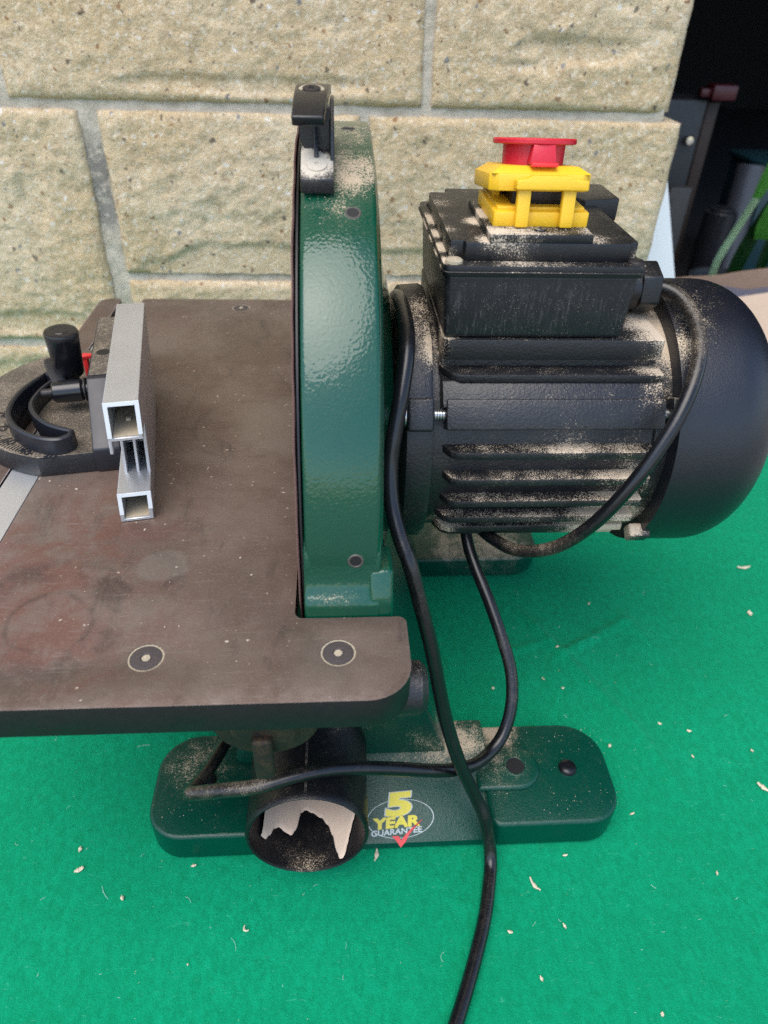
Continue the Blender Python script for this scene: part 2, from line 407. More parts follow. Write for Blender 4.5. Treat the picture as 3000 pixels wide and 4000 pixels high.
def _scuff(g):
    base = g.mix(g.noise(30, 3), (.0065, .007, .0085), (.011, .012, .0145))
    pt = g.ramp(g.noise(22, 3), .35, .65)
    sc = g.ramp(g.noise(520, 4, .8, .2, g.scale((1.0, 1, .16))), .50, .70, 0, .55)
    base = g.mix(g.math('MULTIPLY', sc, pt), base, (.13, .125, .115))
    sp = g.ramp(g.noise(1500, 2, .8), .63, .72, 0, .8)
    base = g.mix(g.math('MULTIPLY', sp, g.ramp(g.noise(40, 3), .4, .6, .25, 1)), base, (.40, .34, .26))
    g.p('Base Color', base); g.p('Roughness', .40); g.p('Specular IOR Level', .48); g.p('Normal', g.bump(g.noise(900, 2), .15, .0004)); return g.m
SCUFF = _scuff(SCUFF)
CATCHM = dusty('dusty_black_bracket', (.009, .0095, .011), .28, bump=(900, .15, .0003), thr=.90, up=.10, width=.2, patch=120, film=.18, blobs=[((12, -61, 375), 13, .6), ((8, -55, 378), 8, .4)], color=(.62, .54, .42))
CATCHDARK = dusty('black_bracket', (.009, .0095, .011), .32, bump=(900, .15, .0003), thr=.98, up=.16, width=.2, patch=120, film=.1, color=(.62, .54, .42))
GLOSSBLACK = simple('gloss_black_plastic', (.008, .0085, .011), .22, 0, .1)
PROTR = dusty('dusty_protractor', (.012, .0125, .015), .42, bump=(900, .2, .0004), thr=.98, up=.42, width=.45, fine=900, patch=32, film=.3, color=(.40, .32, .225))
PROTSIDE = simple('smooth_black_casting', (.013, .014, .019), .38)
PORT = dusty('black_port_plastic', (.005, .0055, .007), .36, spec=.38, bump=(900, .2, .0003), thr=1.06, up=.16, width=.16, patch=55, film=.12, blobs=[((20, -125, 92), 24, .3), ((0, -195, 30), 26, .2)])
YELLOW = dusty('yellow_plastic', (.84, .495, .022), .38, bump=(700, .1, .0003), thr=1.12, up=.20, width=.25, patch=60, film=.10, col2=(.79, .46, .016), color=(.62, .45, .22), blobs=[((120, -20, 351), 40, .10)])
RED = dusty('red_plastic', (.56, .012, .030), .36, bump=(700, .1, .0003), thr=1.2, up=.16, width=.25, col2=(.50, .009, .022), film=.06)
REDBRIGHT = simple('bright_red_plastic', (.75, .03, .03), .35)
ZINC = simple('zinc', (.55, .56, .56), .28, .9)
SCREWM = dusty('browned_screw', (.085, .066, .058), .5, metal=.3, thr=1.0, up=.03, width=.2, col2=(.05, .045, .05), color=(.2, .1, .08))
DARKSTEEL = dusty('blackened_steel', (.045, .040, .040), .45, metal=.6, thr=.98, up=.05, width=.2, color=(.45, .36, .24))
DUST = simple('packed_sawdust', (.50, .42, .29), .95, var=.2, vscale=500, bump=(1200, .8, .001))
PALEDUST = simple('pale_sawdust', (.66, .52, .40), .95, var=.08, vscale=80, bump=(600, .15, .0006))
RUSTDUST = dusty('rusty_dusty_iron', (.014, .012, .011), .55, spec=.3, thr=.78, up=.1, width=.4, patch=90, color=(.26, .145, .05), film=.2)
SANDP = simple('sandpaper', (.23, .12, .10), .9, var=.25, vscale=900, bump=(1500, .8, .0006))
CHIP = simple('wood_chip', (.70, .58, .42), .85, var=.15, vscale=300)
THREAD = simple('bare_thread', (.10, .09, .075), .5, .3)
PORTSEAM = dusty('dusty_seam', (.03, .028, .026), .6, thr=.78, up=.1, width=.3, patch=160, color=(.45, .38, .28))
HOLE_SHADE = simple('hole_shade_black', (.006, .006, .006), .6)  # black for flat discs that paint the shaded inside of uncut holes

# ------------------------------------------------------------------ ground, felt
bm = B(); box(bm, -3500, 3500, -3500, 3600, -60, -6, 0)
obj('ground', bm, simple('concrete', (.30, .29, .27), .95, vscale=20, bump=(300, .4, .001)), kind='structure')

def felt_h(x, y):
    h = .6*noise.noise(Vector((x*.008, y*.008, 0)))+.35*noise.noise(Vector((x*.025, y*.025, 3)))
    for (ax, ay, bx, by, k, w) in ((178, 40, 238, -80, 3.8, 3.6), (199, -12, 268, 25, 3.2, 3.6), (150, -10, 196, 5, 2.2, 4), (238, -80, 256, -140, 2.2, 5), (262, 40, 300, -40, 2.0, 7)):
        a, b, p = Vector((ax, ay)), Vector((bx, by)), Vector((x, y)); ab = b-a
        t = max(0, min(1, (p-a).dot(ab)/ab.length_squared)); d = (p-a-ab*t).length
        h += k*math.exp(-(d/w)**2)*(1-.5*t)*min(1, t*5+.3)
    return max(-1.4, min(4.5, h))-.6
bm = B(); NX, NY = 420, 300; grid = []
for j in range(NY+1):
    row = []
    for i in range(NX+1):
        x = -520+1160*i/NX; y = -430+(386+430)*j/NY
        row.append(bm.verts.new((x, y, felt_h(x, y))))
    grid.append(row)
for j in range(NY):
    for i in range(NX): bm.faces.new((grid[j][i], grid[j][i+1], grid[j+1][i+1], grid[j+1][i]))
rimv = [v for v in bm.verts if v.is_boundary]; ex = bmesh.ops.extrude_edge_only(bm, edges=[e for e in bm.edges if e.is_boundary])
for v in ex['geom']:
    if isinstance(v, bmesh.types.BMVert): v.co.z = -5.5
felt = obj('felt_cloth', bm, FELT, smooth=60)
tag(felt, 'bright green felt cloth spread under the machine', 'cloth')

# ------------------------------------------------------------------ stone wall
wall = empty('stone_wall', (0, 450, 0), 'cream rough split-faced stone wall with grey mortar joints', 'wall')
def stone(x0, x1, z0, z1, seed, scoops=(), right_end=False, hi=True, depth=10):
    """rough faced block; front towards -y, face lies about y=388..400"""
    step = 2.6 if hi else 9
    nx = max(4, int((x1-x0)/step)); nz = max(4, int((z1-z0)/step)); bm = B(); g = []
    for j in range(nz+1):
        row = []
        for i in range(nx+1):
            x = x0+(x1-x0)*i/nx; z = z0+(z1-z0)*j/nz
            e = min(x-x0, x1-x, z-z0, z1-z)
            q = Vector((x*.011+seed*7.1, z*.014, seed*3.3))
            d = 2.2*noise.fractal(q, .75, 2.2, 6)+1.0*noise.fractal(q*9, .5, 2.2, 4)
            d += 1.4*noise.ridged_multi_fractal(q*1.7+Vector((9, 2, 1)), .8, 2.1, 5, 1.0, 2.0)-1.6
            edge = min(1, max(0, (e+1.5*noise.noise(Vector((x*.09, z*.09, seed))))/9)); d = max(6.2, 10.0+d*(.3+.7*edge))-4.6*(1-edge)**3.0
            wob = 1.4*noise.noise(Vector((x*.05, z*.05, seed+20.)))*(1-min(1, e/12))
            for (sx, sz, rx, rz, k) in scoops:
                u_ = (x-sx)/rx; w_ = (z-sz+3*noise.noise(Vector((x*.03, 0, seed))))/rz
                if u_*u_+w_*w_ < 1: d -= k*(1-(u_*u_+w_*w_))**.6*(1 if w_ < .15 else max(0, 1-(w_-.15)*1.2))
            d = max(d, 6.4)
            if right_end:
                t = max(0, (x-(x1-22))/22); d -= 7*t*t
            row.append(bm.verts.new((x+wob, 400-d, z+wob)))
        g.append(row)
    for j in range(nz):
        for i in range(nx): bm.faces.new((g[j][i], g[j+1][i], g[j+1][i+1], g[j][i+1]))
    rim = [g[0][i] for i in range(nx+1)]+[g[j][nx] for j in range(1, nz+1)]+[g[nz][i] for i in range(nx-1, -1, -1)]+[g[j][0] for j in range(nz-1, 0, -1)]
    back = [bm.verts.new((v.co.x, 404+depth*8, v.co.z)) for v in rim]
    for k in range(len(rim)):
        bm.faces.new((rim[k], back[k], back[(k+1) % len(rim)], rim[(k+1) % len(rim)]))
    bm.faces.new(back)
    return obj('stone', bm, STONE, wall, smooth=75)
# visible courses
stone(-287, 105, 340, 492, 1.0, scoops=[(-60, 356, 130, 10, 4)])
stone(115, 357, 340, 492, 2.0, scoops=[(250, 392, 62, 14, 8), (215, 378, 30, 8, 4)], right_end=True)
stone(-520, -297, 340, 492, 3.0)
stone(-470, -226, 98, 331, 4.0, scoops=[(-285, 262, 14, 46, 4), (-330, 120, 80, 16, 6)])
stone(-207, 45, 175, 331, 5.0, scoops=[(-70, 190, 90, 22, 11), (-150, 184, 40, 12, 5)])
stone(55, 374, 175, 331, 6.0, scoops=[(75, 188, 60, 20, 12), (320, 190, 60, 16, 8)], right_end=True)
stone(-207, 130, 40, 166, 7.0)
stone(142, 372, 40, 166, 8.0, right_end=True)
stone(-520, -226, -20, 89, 9.0, scoops=[(-330, 60, 70, 20, 6)])
stone(-216, 60, -20, 28, 10.0, hi=False); stone(72, 372, -20, 28, 11.0, hi=False)
for r_, (z0, z1) in enumerate(((504, 650), (662, 810), (822, 970))):       # courses above the picture
    x = -900+90*r_; k = 0
    while x < 357:
        x2 = min(357, x+(300 if (k+r_) % 2 else 380)); 
        if 357-x2 < 60: x2 = 357
        stone(x, x2, z0, z1, 20+r_*7+k, hi=False); x = x2+12; k += 1
bm = B(); box(bm, -2600, -530, 397, 500, -20, 975, 0); box(bm, -2600, 357, 396, 500, 985, 2900, 0)
obj('upper_wall', bm, STONE, wall, smooth=0)
bm = B(); box(bm, -900, 350, 399, 496, -20, 1100, 0)
MXN, MZN = 230, 135; mg = []
for j_ in range(MZN+1):
    row = []
    for i_ in range(MXN+1):
        x = -530+(351+530)*i_/MXN; z = -18+(520+18)*j_/MZN; q = Vector((x*.02, z*.02, 40))
        row.append(bm.verts.new((x, 395.6-2.4*noise.fractal(q, .8, 2.1, 4)-1.3*noise.fractal(q*6, .7, 2.1, 3), z)))
    mg.append(row)
for j_ in range(MZN):
    for i_ in range(MXN): bm.faces.new((mg[j_][i_], mg[j_+1][i_], mg[j_+1][i_+1], mg[j_][i_+1]))
obj('mortar', bm, MORTAR, wall, smooth=70)
bm = B(); box(bm, -2700, 2600, 60, 600, 2900, 2960, 0)
obj('eaves', bm, simple('white_soffit', (.6, .6, .58), .7), wall, smooth=0)

# dark garage behind the corner
DARKW = simple('garage_gloom_black', (.010, .010, .011), .9)  # near-black colour stands in for the darkness inside the garage
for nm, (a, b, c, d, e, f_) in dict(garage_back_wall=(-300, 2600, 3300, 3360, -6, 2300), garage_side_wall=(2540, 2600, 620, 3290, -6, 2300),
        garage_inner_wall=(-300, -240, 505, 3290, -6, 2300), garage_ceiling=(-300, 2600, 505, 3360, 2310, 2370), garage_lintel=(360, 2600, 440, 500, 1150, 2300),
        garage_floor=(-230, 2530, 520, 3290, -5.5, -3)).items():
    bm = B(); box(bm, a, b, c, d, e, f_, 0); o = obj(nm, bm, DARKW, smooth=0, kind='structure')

# ------------------------------------------------------------------ disc sander
S = empty('disc_sander', (50, 0, 0), 'green and black bench disc sander standing on the green felt', 'disc sander')
YC, ZC, RH = 5., 217., 164.
def onrim(th, r=RH, x=0): return (x, YC-r*math.cos(R(th)), ZC+r*math.sin(R(th)))
# housing (round shroud)
prof = [(YC-RH*math.cos(R(t)), ZC+RH*math.sin(R(t))) for t in [-38+i*2.0 for i in range(129)]]
prof += [(98, 60), (90, 22), (-80, 22), (-88, 60)]
bm = B(); prism(bm, prof, 'x', 5.5, 39, 2.2, 3, bevel_angle=50)
ear = [(-146, 252), (-157.6, 236), (-158.6, 229), (-159.6, 222.5), (-161.2, 218), (-163.6, 215.2), (-165.4, 213.6), (-166.2, 211), (-166.2, 160), (-160, 140), (-130, 130), (-120, 200)]
prism(bm, ear, 'x', 4.6, 39.6, 1.6, 3, bevel_angle=35)
ear2 = [(-140, 227), (-159, 227), (-162, 220), (-164.6, 216), (-165.8, 212), (-165.8, 160), (-150, 140), (-130, 150)]
prism(bm, ear2, 'x', 34, 45.2, 2.2, 3, bevel_angle=50)
prism(bm, [(2*YC-a, b) for a, b in ear], 'x', 4.7, 39.7, 1.6, 3, bevel_angle=35)
lathe(bm, (38.2, YC, ZC), (1, 0, 0), [(0, 152), (1.5, 152), (2.6, 150.5), (3, 146), (3, 120), (7.5, 96), (12, 82), (12, 10)], 96)
housing = obj('housing', bm, GREEN, S)
for th, x in ((60.3, 28.3), (5.4, 28), (86.5, 27.5)):
    p = Vector(onrim(th, RH, x)); d = Vector(onrim(th, 1, 0))-Vector((0, YC, ZC))
    bm = B(); lathe(bm, p-d*2, d, [(1.95, 2.5), (2.3, 2.8), (2.3, 3.3), (1.9, 3.7)], 24, caps=False)
    rim_ = obj('threaded_hole', bm, THREAD, housing)
    bm = B(); lathe(bm, p-d*.02, d, [(0, 2.6), (.14, 2.6)], 24); obj('bore_shade', bm, HOLE_SHADE, housing)  # black disc painted as the shaded depth of the hole
# sanding disc
bm = B(); rings = []
SEG = 220
def wav(k, amp): return amp*noise.noise(Vector((math.cos(2*math.pi*k/SEG)*9, math.sin(2*math.pi*k/SEG)*9, 2)))
for (x, r, w) in ((3.1, 10, 0), (2.2, 10, 0), (2.2, 161.5, 0.35), (2.6, 162.2, .35), (3.1, 161.5, .35)):
    rings.append([bm.verts.new((x-.25+wav(k, w)*1.2, YC+(r+wav(k, w))*math.cos(2*math.pi*k/SEG), ZC+(r+wav(k, w))*math.sin(2*math.pi*k/SEG))) for k in range(SEG)])
for i in range(4):
    for k in range(SEG): bm.faces.new((rings[i][k], rings[i][(k+1) % SEG], rings[i+1][(k+1) % SEG], rings[i+1][k]))
disc = obj('sanding_disc', bm, SANDP, S)
bm = B(); lathe(bm, (3.4, YC, ZC), (1, 0, 0), [(0, 8), (0, 160.8), (.4, 161.4), (1.2, 161.4), (1.5, 160.5), (1.5, 8)], 160, caps=False)
obj('backing_plate', bm, simple('black_disc_plate', (.012, .012, .013), .4, .2), disc)

# top bracket with the curved tab
br = B()
prism(br, [(-69.6, 365.2), (-70.2, 371.4), (-44, 383.6), (-22, 387), (-22, 379), (-46, 374)], 'x', 6, 20.3, .7, 2, bevel_angle=25)
bracket = obj('guard_bracket', br, CATCHM, S)
bm = B(); prism(bm, [(-60, 374), (-56, 388), (-42, 398), (-22, 397), (-22, 384), (-40, 380)], 'x', 18.9, 20.6, .4, 1); obj('side_plate', bm, CATCHDARK, bracket)
bm = B(); prism(bm, [(5.6, 396), (19, 396), (19, 377), (10, 376.8), (8.2, 378.5), (5.6, 383)], 'y', -52, -47, .5, 1); obj('web', bm, CATCHDARK, bracket)
bm = B(); prism(bm, [(-62, 373), (-60, 376.2), (-54, 388), (-50, 394), (-50, 378)], 'x', 11.8, 13.8, .5, 1); obj('rib', bm, CATCHDARK, bracket)
def curved_plate(bm, xs, path, th):
    P = catmull([(0, a, b) for a, b in path], 8); n = len(P); q = []
    for i, p in enumerate(P):
        d = (P[min(i+1, n-1)]-P[max(0, i-1)]).normalized(); nn = Vector((0, -d.z, d.y)); t = i/(n-1)
        x0 = xs[0][0]+(xs[1][0]-xs[0][0])*t; x1 = xs[0][1]+(xs[1][1]-xs[0][1])*t
        a, b = p+nn*th/2, p-nn*th/2
        q.append([bm.verts.new((x0, a.y, a.z)), bm.verts.new((x1, a.y, a.z)), bm.verts.new((x1, b.y, b.z)), bm.verts.new((x0, b.y, b.z))])
    for i in range(n-1):
        for k in range(4): bm.faces.new((q[i][k], q[i][(k+1) % 4], q[i+1][(k+1) % 4], q[i+1][k]))
    bm.faces.new(q[0]); bm.faces.new(q[-1][::-1])
    bmesh.ops.recalc_face_normals(bm, faces=bm.faces[:])
    bev(bm, [e for e in bm.edges if e.calc_face_angle(0) > R(40)], .9, 3)
bm = B(); curved_plate(bm, ((3.2, 16.6), (4.3, 19.6)), [(-68.5, 392.6), (-61, 396.2), (-50, 399.0), (-38, 400.2), (-30, 400.2)], 4.4)
tab = obj('thumb_tab', bm, GLOSSBLACK, bracket)
tn = Vector((0, -.22, .975)).normalized(); tc = Vector((11.2, -45.5, 401.55))
bm = B(); lathe(bm, tc, tn, [(0, 2.6), (.35, 3.6), (.5, 5.0), (.2, 5.6)], 32, caps=False); obj('dust_ring', bm, DUST, tab)
bm = B(); lathe(bm, tc, tn, [(-.1, 3.9), (.75, 3.9), (.95, 3.4), (.95, 1.2), (.2, 1.0)], 32); obj('screw', bm, DARKSTEEL, tab)
bn = Vector((0, -.42, .907)); bc = Vector((13, -62, 375.4))
bm = B(); lathe(bm, bc, bn, [(-.6, 4.6), (.5, 4.4), (.8, 3.6), (.8, 1.0), (.1, .8)], 32); obj('screw', bm, CATCHM, bracket)

# work table
table_pts = [(-151, -214), (51, -214), (51, -167), (0, -167), (0, 184), (51, 184), (51, 232), (-151, 232)]
tp = rpoly(table_pts, [0, 19, 4, 4, 4, 4, 14, 3], 8)
SCREWS = ((-62.2, -188.2), (19.8, -187.9), (-63, 213), (20, 213))
def circ(cx, cy, r, n=36): return [(cx+r*math.cos(2*math.pi*k/n), cy+r*math.sin(2*math.pi*k/n)) for k in range(n)]
bm = B(); prism(bm, tp, 'z', 188.8, 206, .6, 2, holes=[circ(a, b, 7.7) for a, b in SCREWS], bevel_angle=60)
prism(bm, rpoly([(-188, -214), (-170, -214), (-170, 232), (-188, 232)], [10, 0, 3, 14], 6), 'z', 188.8, 206, .7, 2, bevel_angle=60)
box(bm, -176, -145, -213.4, 231.4, 189.2, 198.8, 0)
table = obj('work_table', bm, STEEL, S)
hexp = [(math.cos(R(60*k)), math.sin(R(60*k))) for k in range(6)]
for sx_, sy_ in SCREWS:
    bm = B(); rr = []
    for r_, z_ in ((6.7, 205.2), (6.95, 205.62), (7.4, 205.7), (7.9, 205.5)):
        rr.append([bm.verts.new((sx_+(r_+.16*noise.noise(Vector((math.cos(R(a))*4, math.sin(R(a))*4, sx_))))*math.cos(R(a)), sy_+r_*math.sin(R(a)), z_+.16*noise.noise(Vector((math.cos(R(a))*5, math.sin(R(a))*5, sy_+r_))))) for a in range(0, 360, 8)])
    for a in range(3):
        for k in range(45): bm.faces.new((rr[a][k], rr[a][(k+1) % 45], rr[a+1][(k+1) % 45], rr[a+1][k]))
    ring = obj('dust_ring', bm, DUST, table)
    bm = B(); lathe(bm, (sx_, sy_, 196), (0, 0, 1), [(0, 3), (6, 4), (9.3, 6.9), (9.62, 6.8), (9.7, 6.2), (9.75, 2.6), (9.4, 2.3)], 40); sc_ = obj('table_screw', bm, SCREWM, table)
    bm = B(); prism(bm, [(sx_+2.0*a, sy_+2.0*b) for a, b in hexp], 'z', 205.3, 205.85, .15, 1); obj('hex_socket', bm, DUST, table)

# table trunnion, clamp knob and stub under the table
bm = B(); prism(bm, rpoly([(-66, 188.5), (-66, 176), (-46, 152), (16, 150), (40, 160), (54, 176), (54, 188.5)], 6, 4), 'y', -184, -167.5, 1.2, 2)
trun = obj('table_trunnion', bm, RUSTDUST, S)
bm = B(); cyl(bm, (-15, -184, 160), (-15, -192, 159), 26, 25, 44, 2.5); cyl(bm, (-15, -191.8, 159), (-15, -195, 158.6), 16, 15, 32, 1); obj('clamp_washer', bm, RUSTDUST, trun)
bm = B(); box(bm, -21, -11.5, -199, -193, 128, 158, 2.2, 3); obj('clamp_lever', bm, RUSTDUST, trun)
bm = B(); cyl(bm, (38, -182, 174), (61, -182, 174), 13.5, 12.5, 32, 3); obj('clamp_knob', bm, CAST, trun)

# base: two feet, connecting body and pedestal
bm = B(); prism(bm, rpoly([(113, -170), (198, -170), (198, -97), (113, -97)], [7, 22, 26, 0], 8), 'z', 0.5, 25, 2.6, 3, bevel_angle=50)
prism(bm, rpoly([(-99, -170), (-28, -170), (-28, -97), (-99, -97)], [22, 3, 0, 26], 8), 'z', 0.5, 25, 2.6, 3, bevel_angle=50)
prism(bm, [(-168, .6), (-169.6, 3), (-168.4, 6.5), (-125, 33), (-108, 37), (-99, 36), (-99, .6)], 'x', -30, 116, 2.0, 3, bevel_angle=70)
nf = obj('front_foot', bm, GREENBASE, S)
bm = B(); prism(bm, rpoly([(-101, 84), (204, 84), (204, 155), (-101, 155)], [26, 26, 22, 22], 8), 'z', .5, 22, 2.4, 3, bevel_angle=50); obj('rear_foot', bm, GREENBASE, S)
bm = B()
prism(bm, rpoly([(-50, 26), (92, 26), (60, 120), (45, 195), (2, 195), (-20, 120)], 5, 4), 'y', -122, -92, 3, 3)
prism(bm, rpoly([(-50, 24), (92, 24), (45, 130), (-5, 130)], 5, 4), 'y', -90, 100, 3, 2)
body = obj('pedestal', bm, GREENBASE, S)
bm = B(); prism(bm, [(108, -147), (134.6, -147)]+[(134.6+16*math.sin(R(a)), -131-16*math.cos(R(a))) for a in range(12, 180, 12)]+[(134.6, -115), (108, -115)], 'z', 24, 28.5, 3.2, 3); pad = obj('bolt_pad', bm, GREENBASE, nf)
bm = B(); lathe(bm, (134.6, -131.2, 28.5), (0, 0, 1), [(-.02, 6.0), (.12, 6.0)], 28); obj('bolt_hole_shade', bm, HOLE_SHADE, nf)  # flat dark disc on the pad, shade of a hole put in as colour
bm = B(); lathe(bm, (134.6, -131.2, 28.5), (0, 0, 1), [(.05, 6.0), (.35, 6.4), (.35, 6.9), (0, 7.6)], 28, caps=False); obj('bolt_hole_rim', bm, GREENBASE, nf)
bm = B(); lathe(bm, (170, -132, 25), (0, 0, 1), [(-.5, 6), (.8, 6), (2.4, 5), (3.2, 3), (3.3, 1.6), (2.3, 1.4)], 28); obj('foot_screw', bm, GLOSSBLACK, nf)
bm = B(); lathe(bm, (-66, -132, 25), (0, 0, 1), [(-.5, 6), (.8, 6), (2.4, 5), (3.2, 3), (3.3, 1.6), (2.3, 1.4)], 28); obj('foot_screw', bm, GLOSSBLACK, nf)

# dust port
pc = Vector((1, -190, 57.5)); pd = Vector((0, -math.cos(R(5)), math.sin(R(5))))
bm = B(); lathe(bm, pc-pd*62, pd, [(0, 35.2), (14, 35.2), (16, 34.4), (57, 34.4), (60, 34.6), (62, 33.4), (61.4, 32.2), (58, 31.8), (0, 31.8)], 72, caps=False)
lathe(bm, pc-pd*60, pd, [(0, 33), (1, 33)], 40)
port = obj('dust_port', bm, PORT, S)
_, pu, pv = frame(pd)
bm = B(); top = Vector((0, math.sin(R(5)), math.cos(R(5))))
a = pc-pd*44+top*34.2; b = pc-pd*3+top*34.2
for off in (-.4, .4): tube(bm, [a+Vector((off, 0, 0)), (a+b)/2+Vector((off*.9, 0, 0)), b+Vector((off, 0, 0))], .3, 4, 8)
obj('seam', bm, PORTSEAM, port)
# drift of pale dust on the port floor, uneven front edge
bm = B(); cols = []; rin = 31.3
front = [(-62, 12), (-54, 12), (-48, 16), (-42, 22), (-36, 24), (-28, 22), (-21, 21), (-16, 25), (-11, 37), (-6, 39), (2, 37), (12, 33), (20, 27), (26, 19), (31, 8), (35, 2.5), (39, 2), (42, 3.5), (46, 9), (50, 15), (56, 21), (64, 27)]
def finterp(a_):
    for (x0, y0), (x1, y1) in zip(front, front[1:]):
        if x0 <= a_ <= x1:
            t = (a_-x0)/(x1-x0); t = t*t*(3-2*t); return y0+(y1-y0)*t
    return 12
for k in range(81):
    ang = -62+126*k/80; dirv = Vector((math.sin(R(ang)), 0, 0))-top*math.cos(R(ang)); dep = finterp(ang)+.5*noise.noise(Vector((ang*.08, 1, 1)))
    col_ = []
    for t, h in ((0, 0), (.03, .7), (.12, 1.1), (.5, 1.6), (1, 3)):
        s_ = dep+(56-dep)*t; col_.append(bm.verts.new(pc-pd*s_+dirv*(rin-h)))
    cols.append(col_)
for k in range(80):
    for j in range(4): bm.faces.new((cols[k][j], cols[k+1][j], cols[k+1][j+1], cols[k][j+1]))
obj('sawdust_drift', bm, PALEDUST, port, smooth=60)

# guarantee sticker on the sloping front of the base
sl = Vector((0, 43.4, 26.5)).normalized(); sn = Vector((0, -26.5, 43.4)).normalized()
def sticker_m(cx, along, lift=.25, rot=3.0):
    base = Vector((cx, -168.4, 6.5))+sl*along+sn*lift
    m = Matrix.Identity(4)
    for i, c in enumerate((Vector((1, 0, 0)), sl, sn)):
        for j in range(3): m[j][i] = c[j]
    m.translation = base
    return m @ Matrix.Rotation(R(rot), 4, 'Z')
sm = simple
ST_Y, ST_W, ST_R = simple('sticker_yellow', (.66, .55, .012), .4, var=.12, vscale=300), simple('sticker_white', (.45, .50, .48), .5, var=.1), simple('sticker_red', (.62, .015, .02), .4, var=.03)
ST_D = simple('sticker_dark', (.006, .03, .024), .35)
SXC, SAL = 57.5, 17.0
bm = B(); m0 = sticker_m(SXC, SAL-3.0, .18)
p = B(); lathe(p, (0, 0, 0), (0, 0, 1), [(0, 1), (.1, 1)], 56); bmesh.ops.transform(p, matrix=m0 @ Matrix.Diagonal((21.5, 11.5, 1, 1)), verts=p.verts[:]); merge(bm, p)
stick = obj('sticker', bm, GREENBASE, S, label='guarantee sticker with yellow lettering in a white oval')
bm = B(); p = B(); lathe(p, (0, 0, 0), (0, 0, 1), [(.12, .972), (.2, .972), (.2, 1), (.12, 1)], 64, caps=False); bmesh.ops.transform(p, matrix=m0 @ Matrix.Diagonal((21.5, 11.5, 1, 1)), verts=p.verts[:]); merge(bm, p)
obj('oval_line', bm, ST_W, stick)
obj('numeral_outline', textmesh('5', 18, sticker_m(SXC-1.5, SAL+4.8, .42), 1.35, 1.85, .10), ST_W, stick, smooth=0)
obj('numeral', textmesh('5', 18, sticker_m(SXC-1.5, SAL+4.8, .55), .95, 1.85, .10), ST_Y, stick, smooth=0)
obj('word_outline', textmesh('YEAR', 8.4, sticker_m(SXC-3, SAL-5.4, .45), .75, 1.42, .1), ST_D, stick, smooth=0)  # dark printed outline behind the yellow word
obj('word', textmesh('YEAR', 8.4, sticker_m(SXC-3, SAL-5.4, .55), .45, 1.42, .1), ST_Y, stick, smooth=0)
obj('small_word', textmesh('GUARANTEE', 4.6, sticker_m(SXC-3, SAL-10.6, .5), .14, 1.22, .1), ST_W, stick, smooth=0)
bm = B(); prism(bm, [(-6.5, -12.6), (-2.2, -13.0), (-1.0, -15.6), (2.0, -12.6), (6.5, -9.0), (12.8, -5.4), (14.0, -4.2), (9.0, -7.4), (4.5, -12.6), (1.6, -16.8), (-1.6, -19.6), (-3.4, -16.6)], 'z', .55, .7, 0, mat=sticker_m(SXC, SAL, .1)); obj('tick_mark', bm, ST_R, stick, smooth=0)

# ------------------------------------------------------------------ motor
RM = 80.
def fy(z, r): return YC-math.sqrt(max(0, r*r-(z-ZC)**2))
bm = B(); lathe(bm, (46, YC, ZC), (1, 0, 0), [(0, 58), (6, 60), (9, 74), (12, 78.5), (24, 79.5), (26, 78.5), (26, 66)], 96)
lathe(bm, (70, YC, ZC), (1, 0, 0), [(0, 60), (1, 71.5), (127, 71.5), (128, 73), (140, 73), (140, 30)], 96)
motor = obj('motor_body', bm, CAST, S)
bm = B()
prism(bm, rpoly([(76, -51.5), (196, -51.5), (196, 66), (76, 66)], [5, 3, 3, 5], 4), 'z', 279.5, 291, .9, 2, bevel_angle=50); box(bm, 77, 195.5, -46, 60, 258, 279, .5); obj('box_platform', bm, CAST, motor)
for z, r_, xa in ((271.8, 83.5, 76), (233, 80.5, 77), (217, 81, 78), (200.5, 80.5, 78), (185, 80, 77), (171, 79, 78), (160, 77.5, 80)):
    yf = fy(z, r_); yb = YC-30
    bm = B()
    pl = [(xa, yb), (xa, yf+12), (xa+5, yf+2.5), (xa+10, yf), (196, yf), (197, yf+1), (197, yb)]
    prism(bm, pl, 'z', z-2.4, z+2.2, .9, 2, bevel_angle=30)
    obj('cooling_fin', bm, CAST, motor)
for z in (271.5, 233, 217, 200.5, 185, 171, 160):      # far side
    bm = B(); yf = 2*YC-fy(z, 80); box(bm, 77, 197, YC+30, yf, z-2, z+1.7, .7); obj('cooling_fin', bm, CAST, motor)
bm = B(); prism(bm, [(-66.2, 259.5), (-56.5, 270), (-35, 270), (-50, 246)], 'x', 76.5, 197.2, .8, 2, bevel_angle=40); obj('side_flat', bm, CAST, motor)
# flat boss strip with through bolts
cA = Matrix.Translation((0, YC, ZC)) @ Matrix.Rotation(R(-28), 4, 'X')
bm = B(); box(bm, 78.5, 198, -84.5, -60, -8.2, 8.2, 1.2, 2, cA); obj('boss_strip', bm, CAST, motor)
bm = B(); box(bm, 57.5, 71.6, -85.5, -60, -8.8, 8.8, 1.6, 3, cA); boss = obj('bolt_boss', bm, CAST, motor)
q = cA @ Vector((0, -77.5, 0))
bm = B(); cyl(bm, (71, q.y, q.z), (80, q.y, q.z), 2.9, None, 20, .2)
for k in range(5): lathe(bm, (72+k*1.4, q.y, q.z), (1, 0, 0), [(0, 2.9), (.5, 3.4), (1.0, 2.9)], 20, caps=False)
obj('through_bolt', bm, ZINC, motor)
bm = B(); cyl(bm, (52.5, q.y, q.z), (56.6, q.y, q.z), 5.2, None, 24, 1.4); lathe(bm, (56.4, q.y, q.z), (1, 0, 0), [(0, 3), (0, 6.6), (.7, 6.6), (1.0, 6.2), (1.0, 3)], 28, caps=False); obj('bolt_head', bm, ZINC, motor)
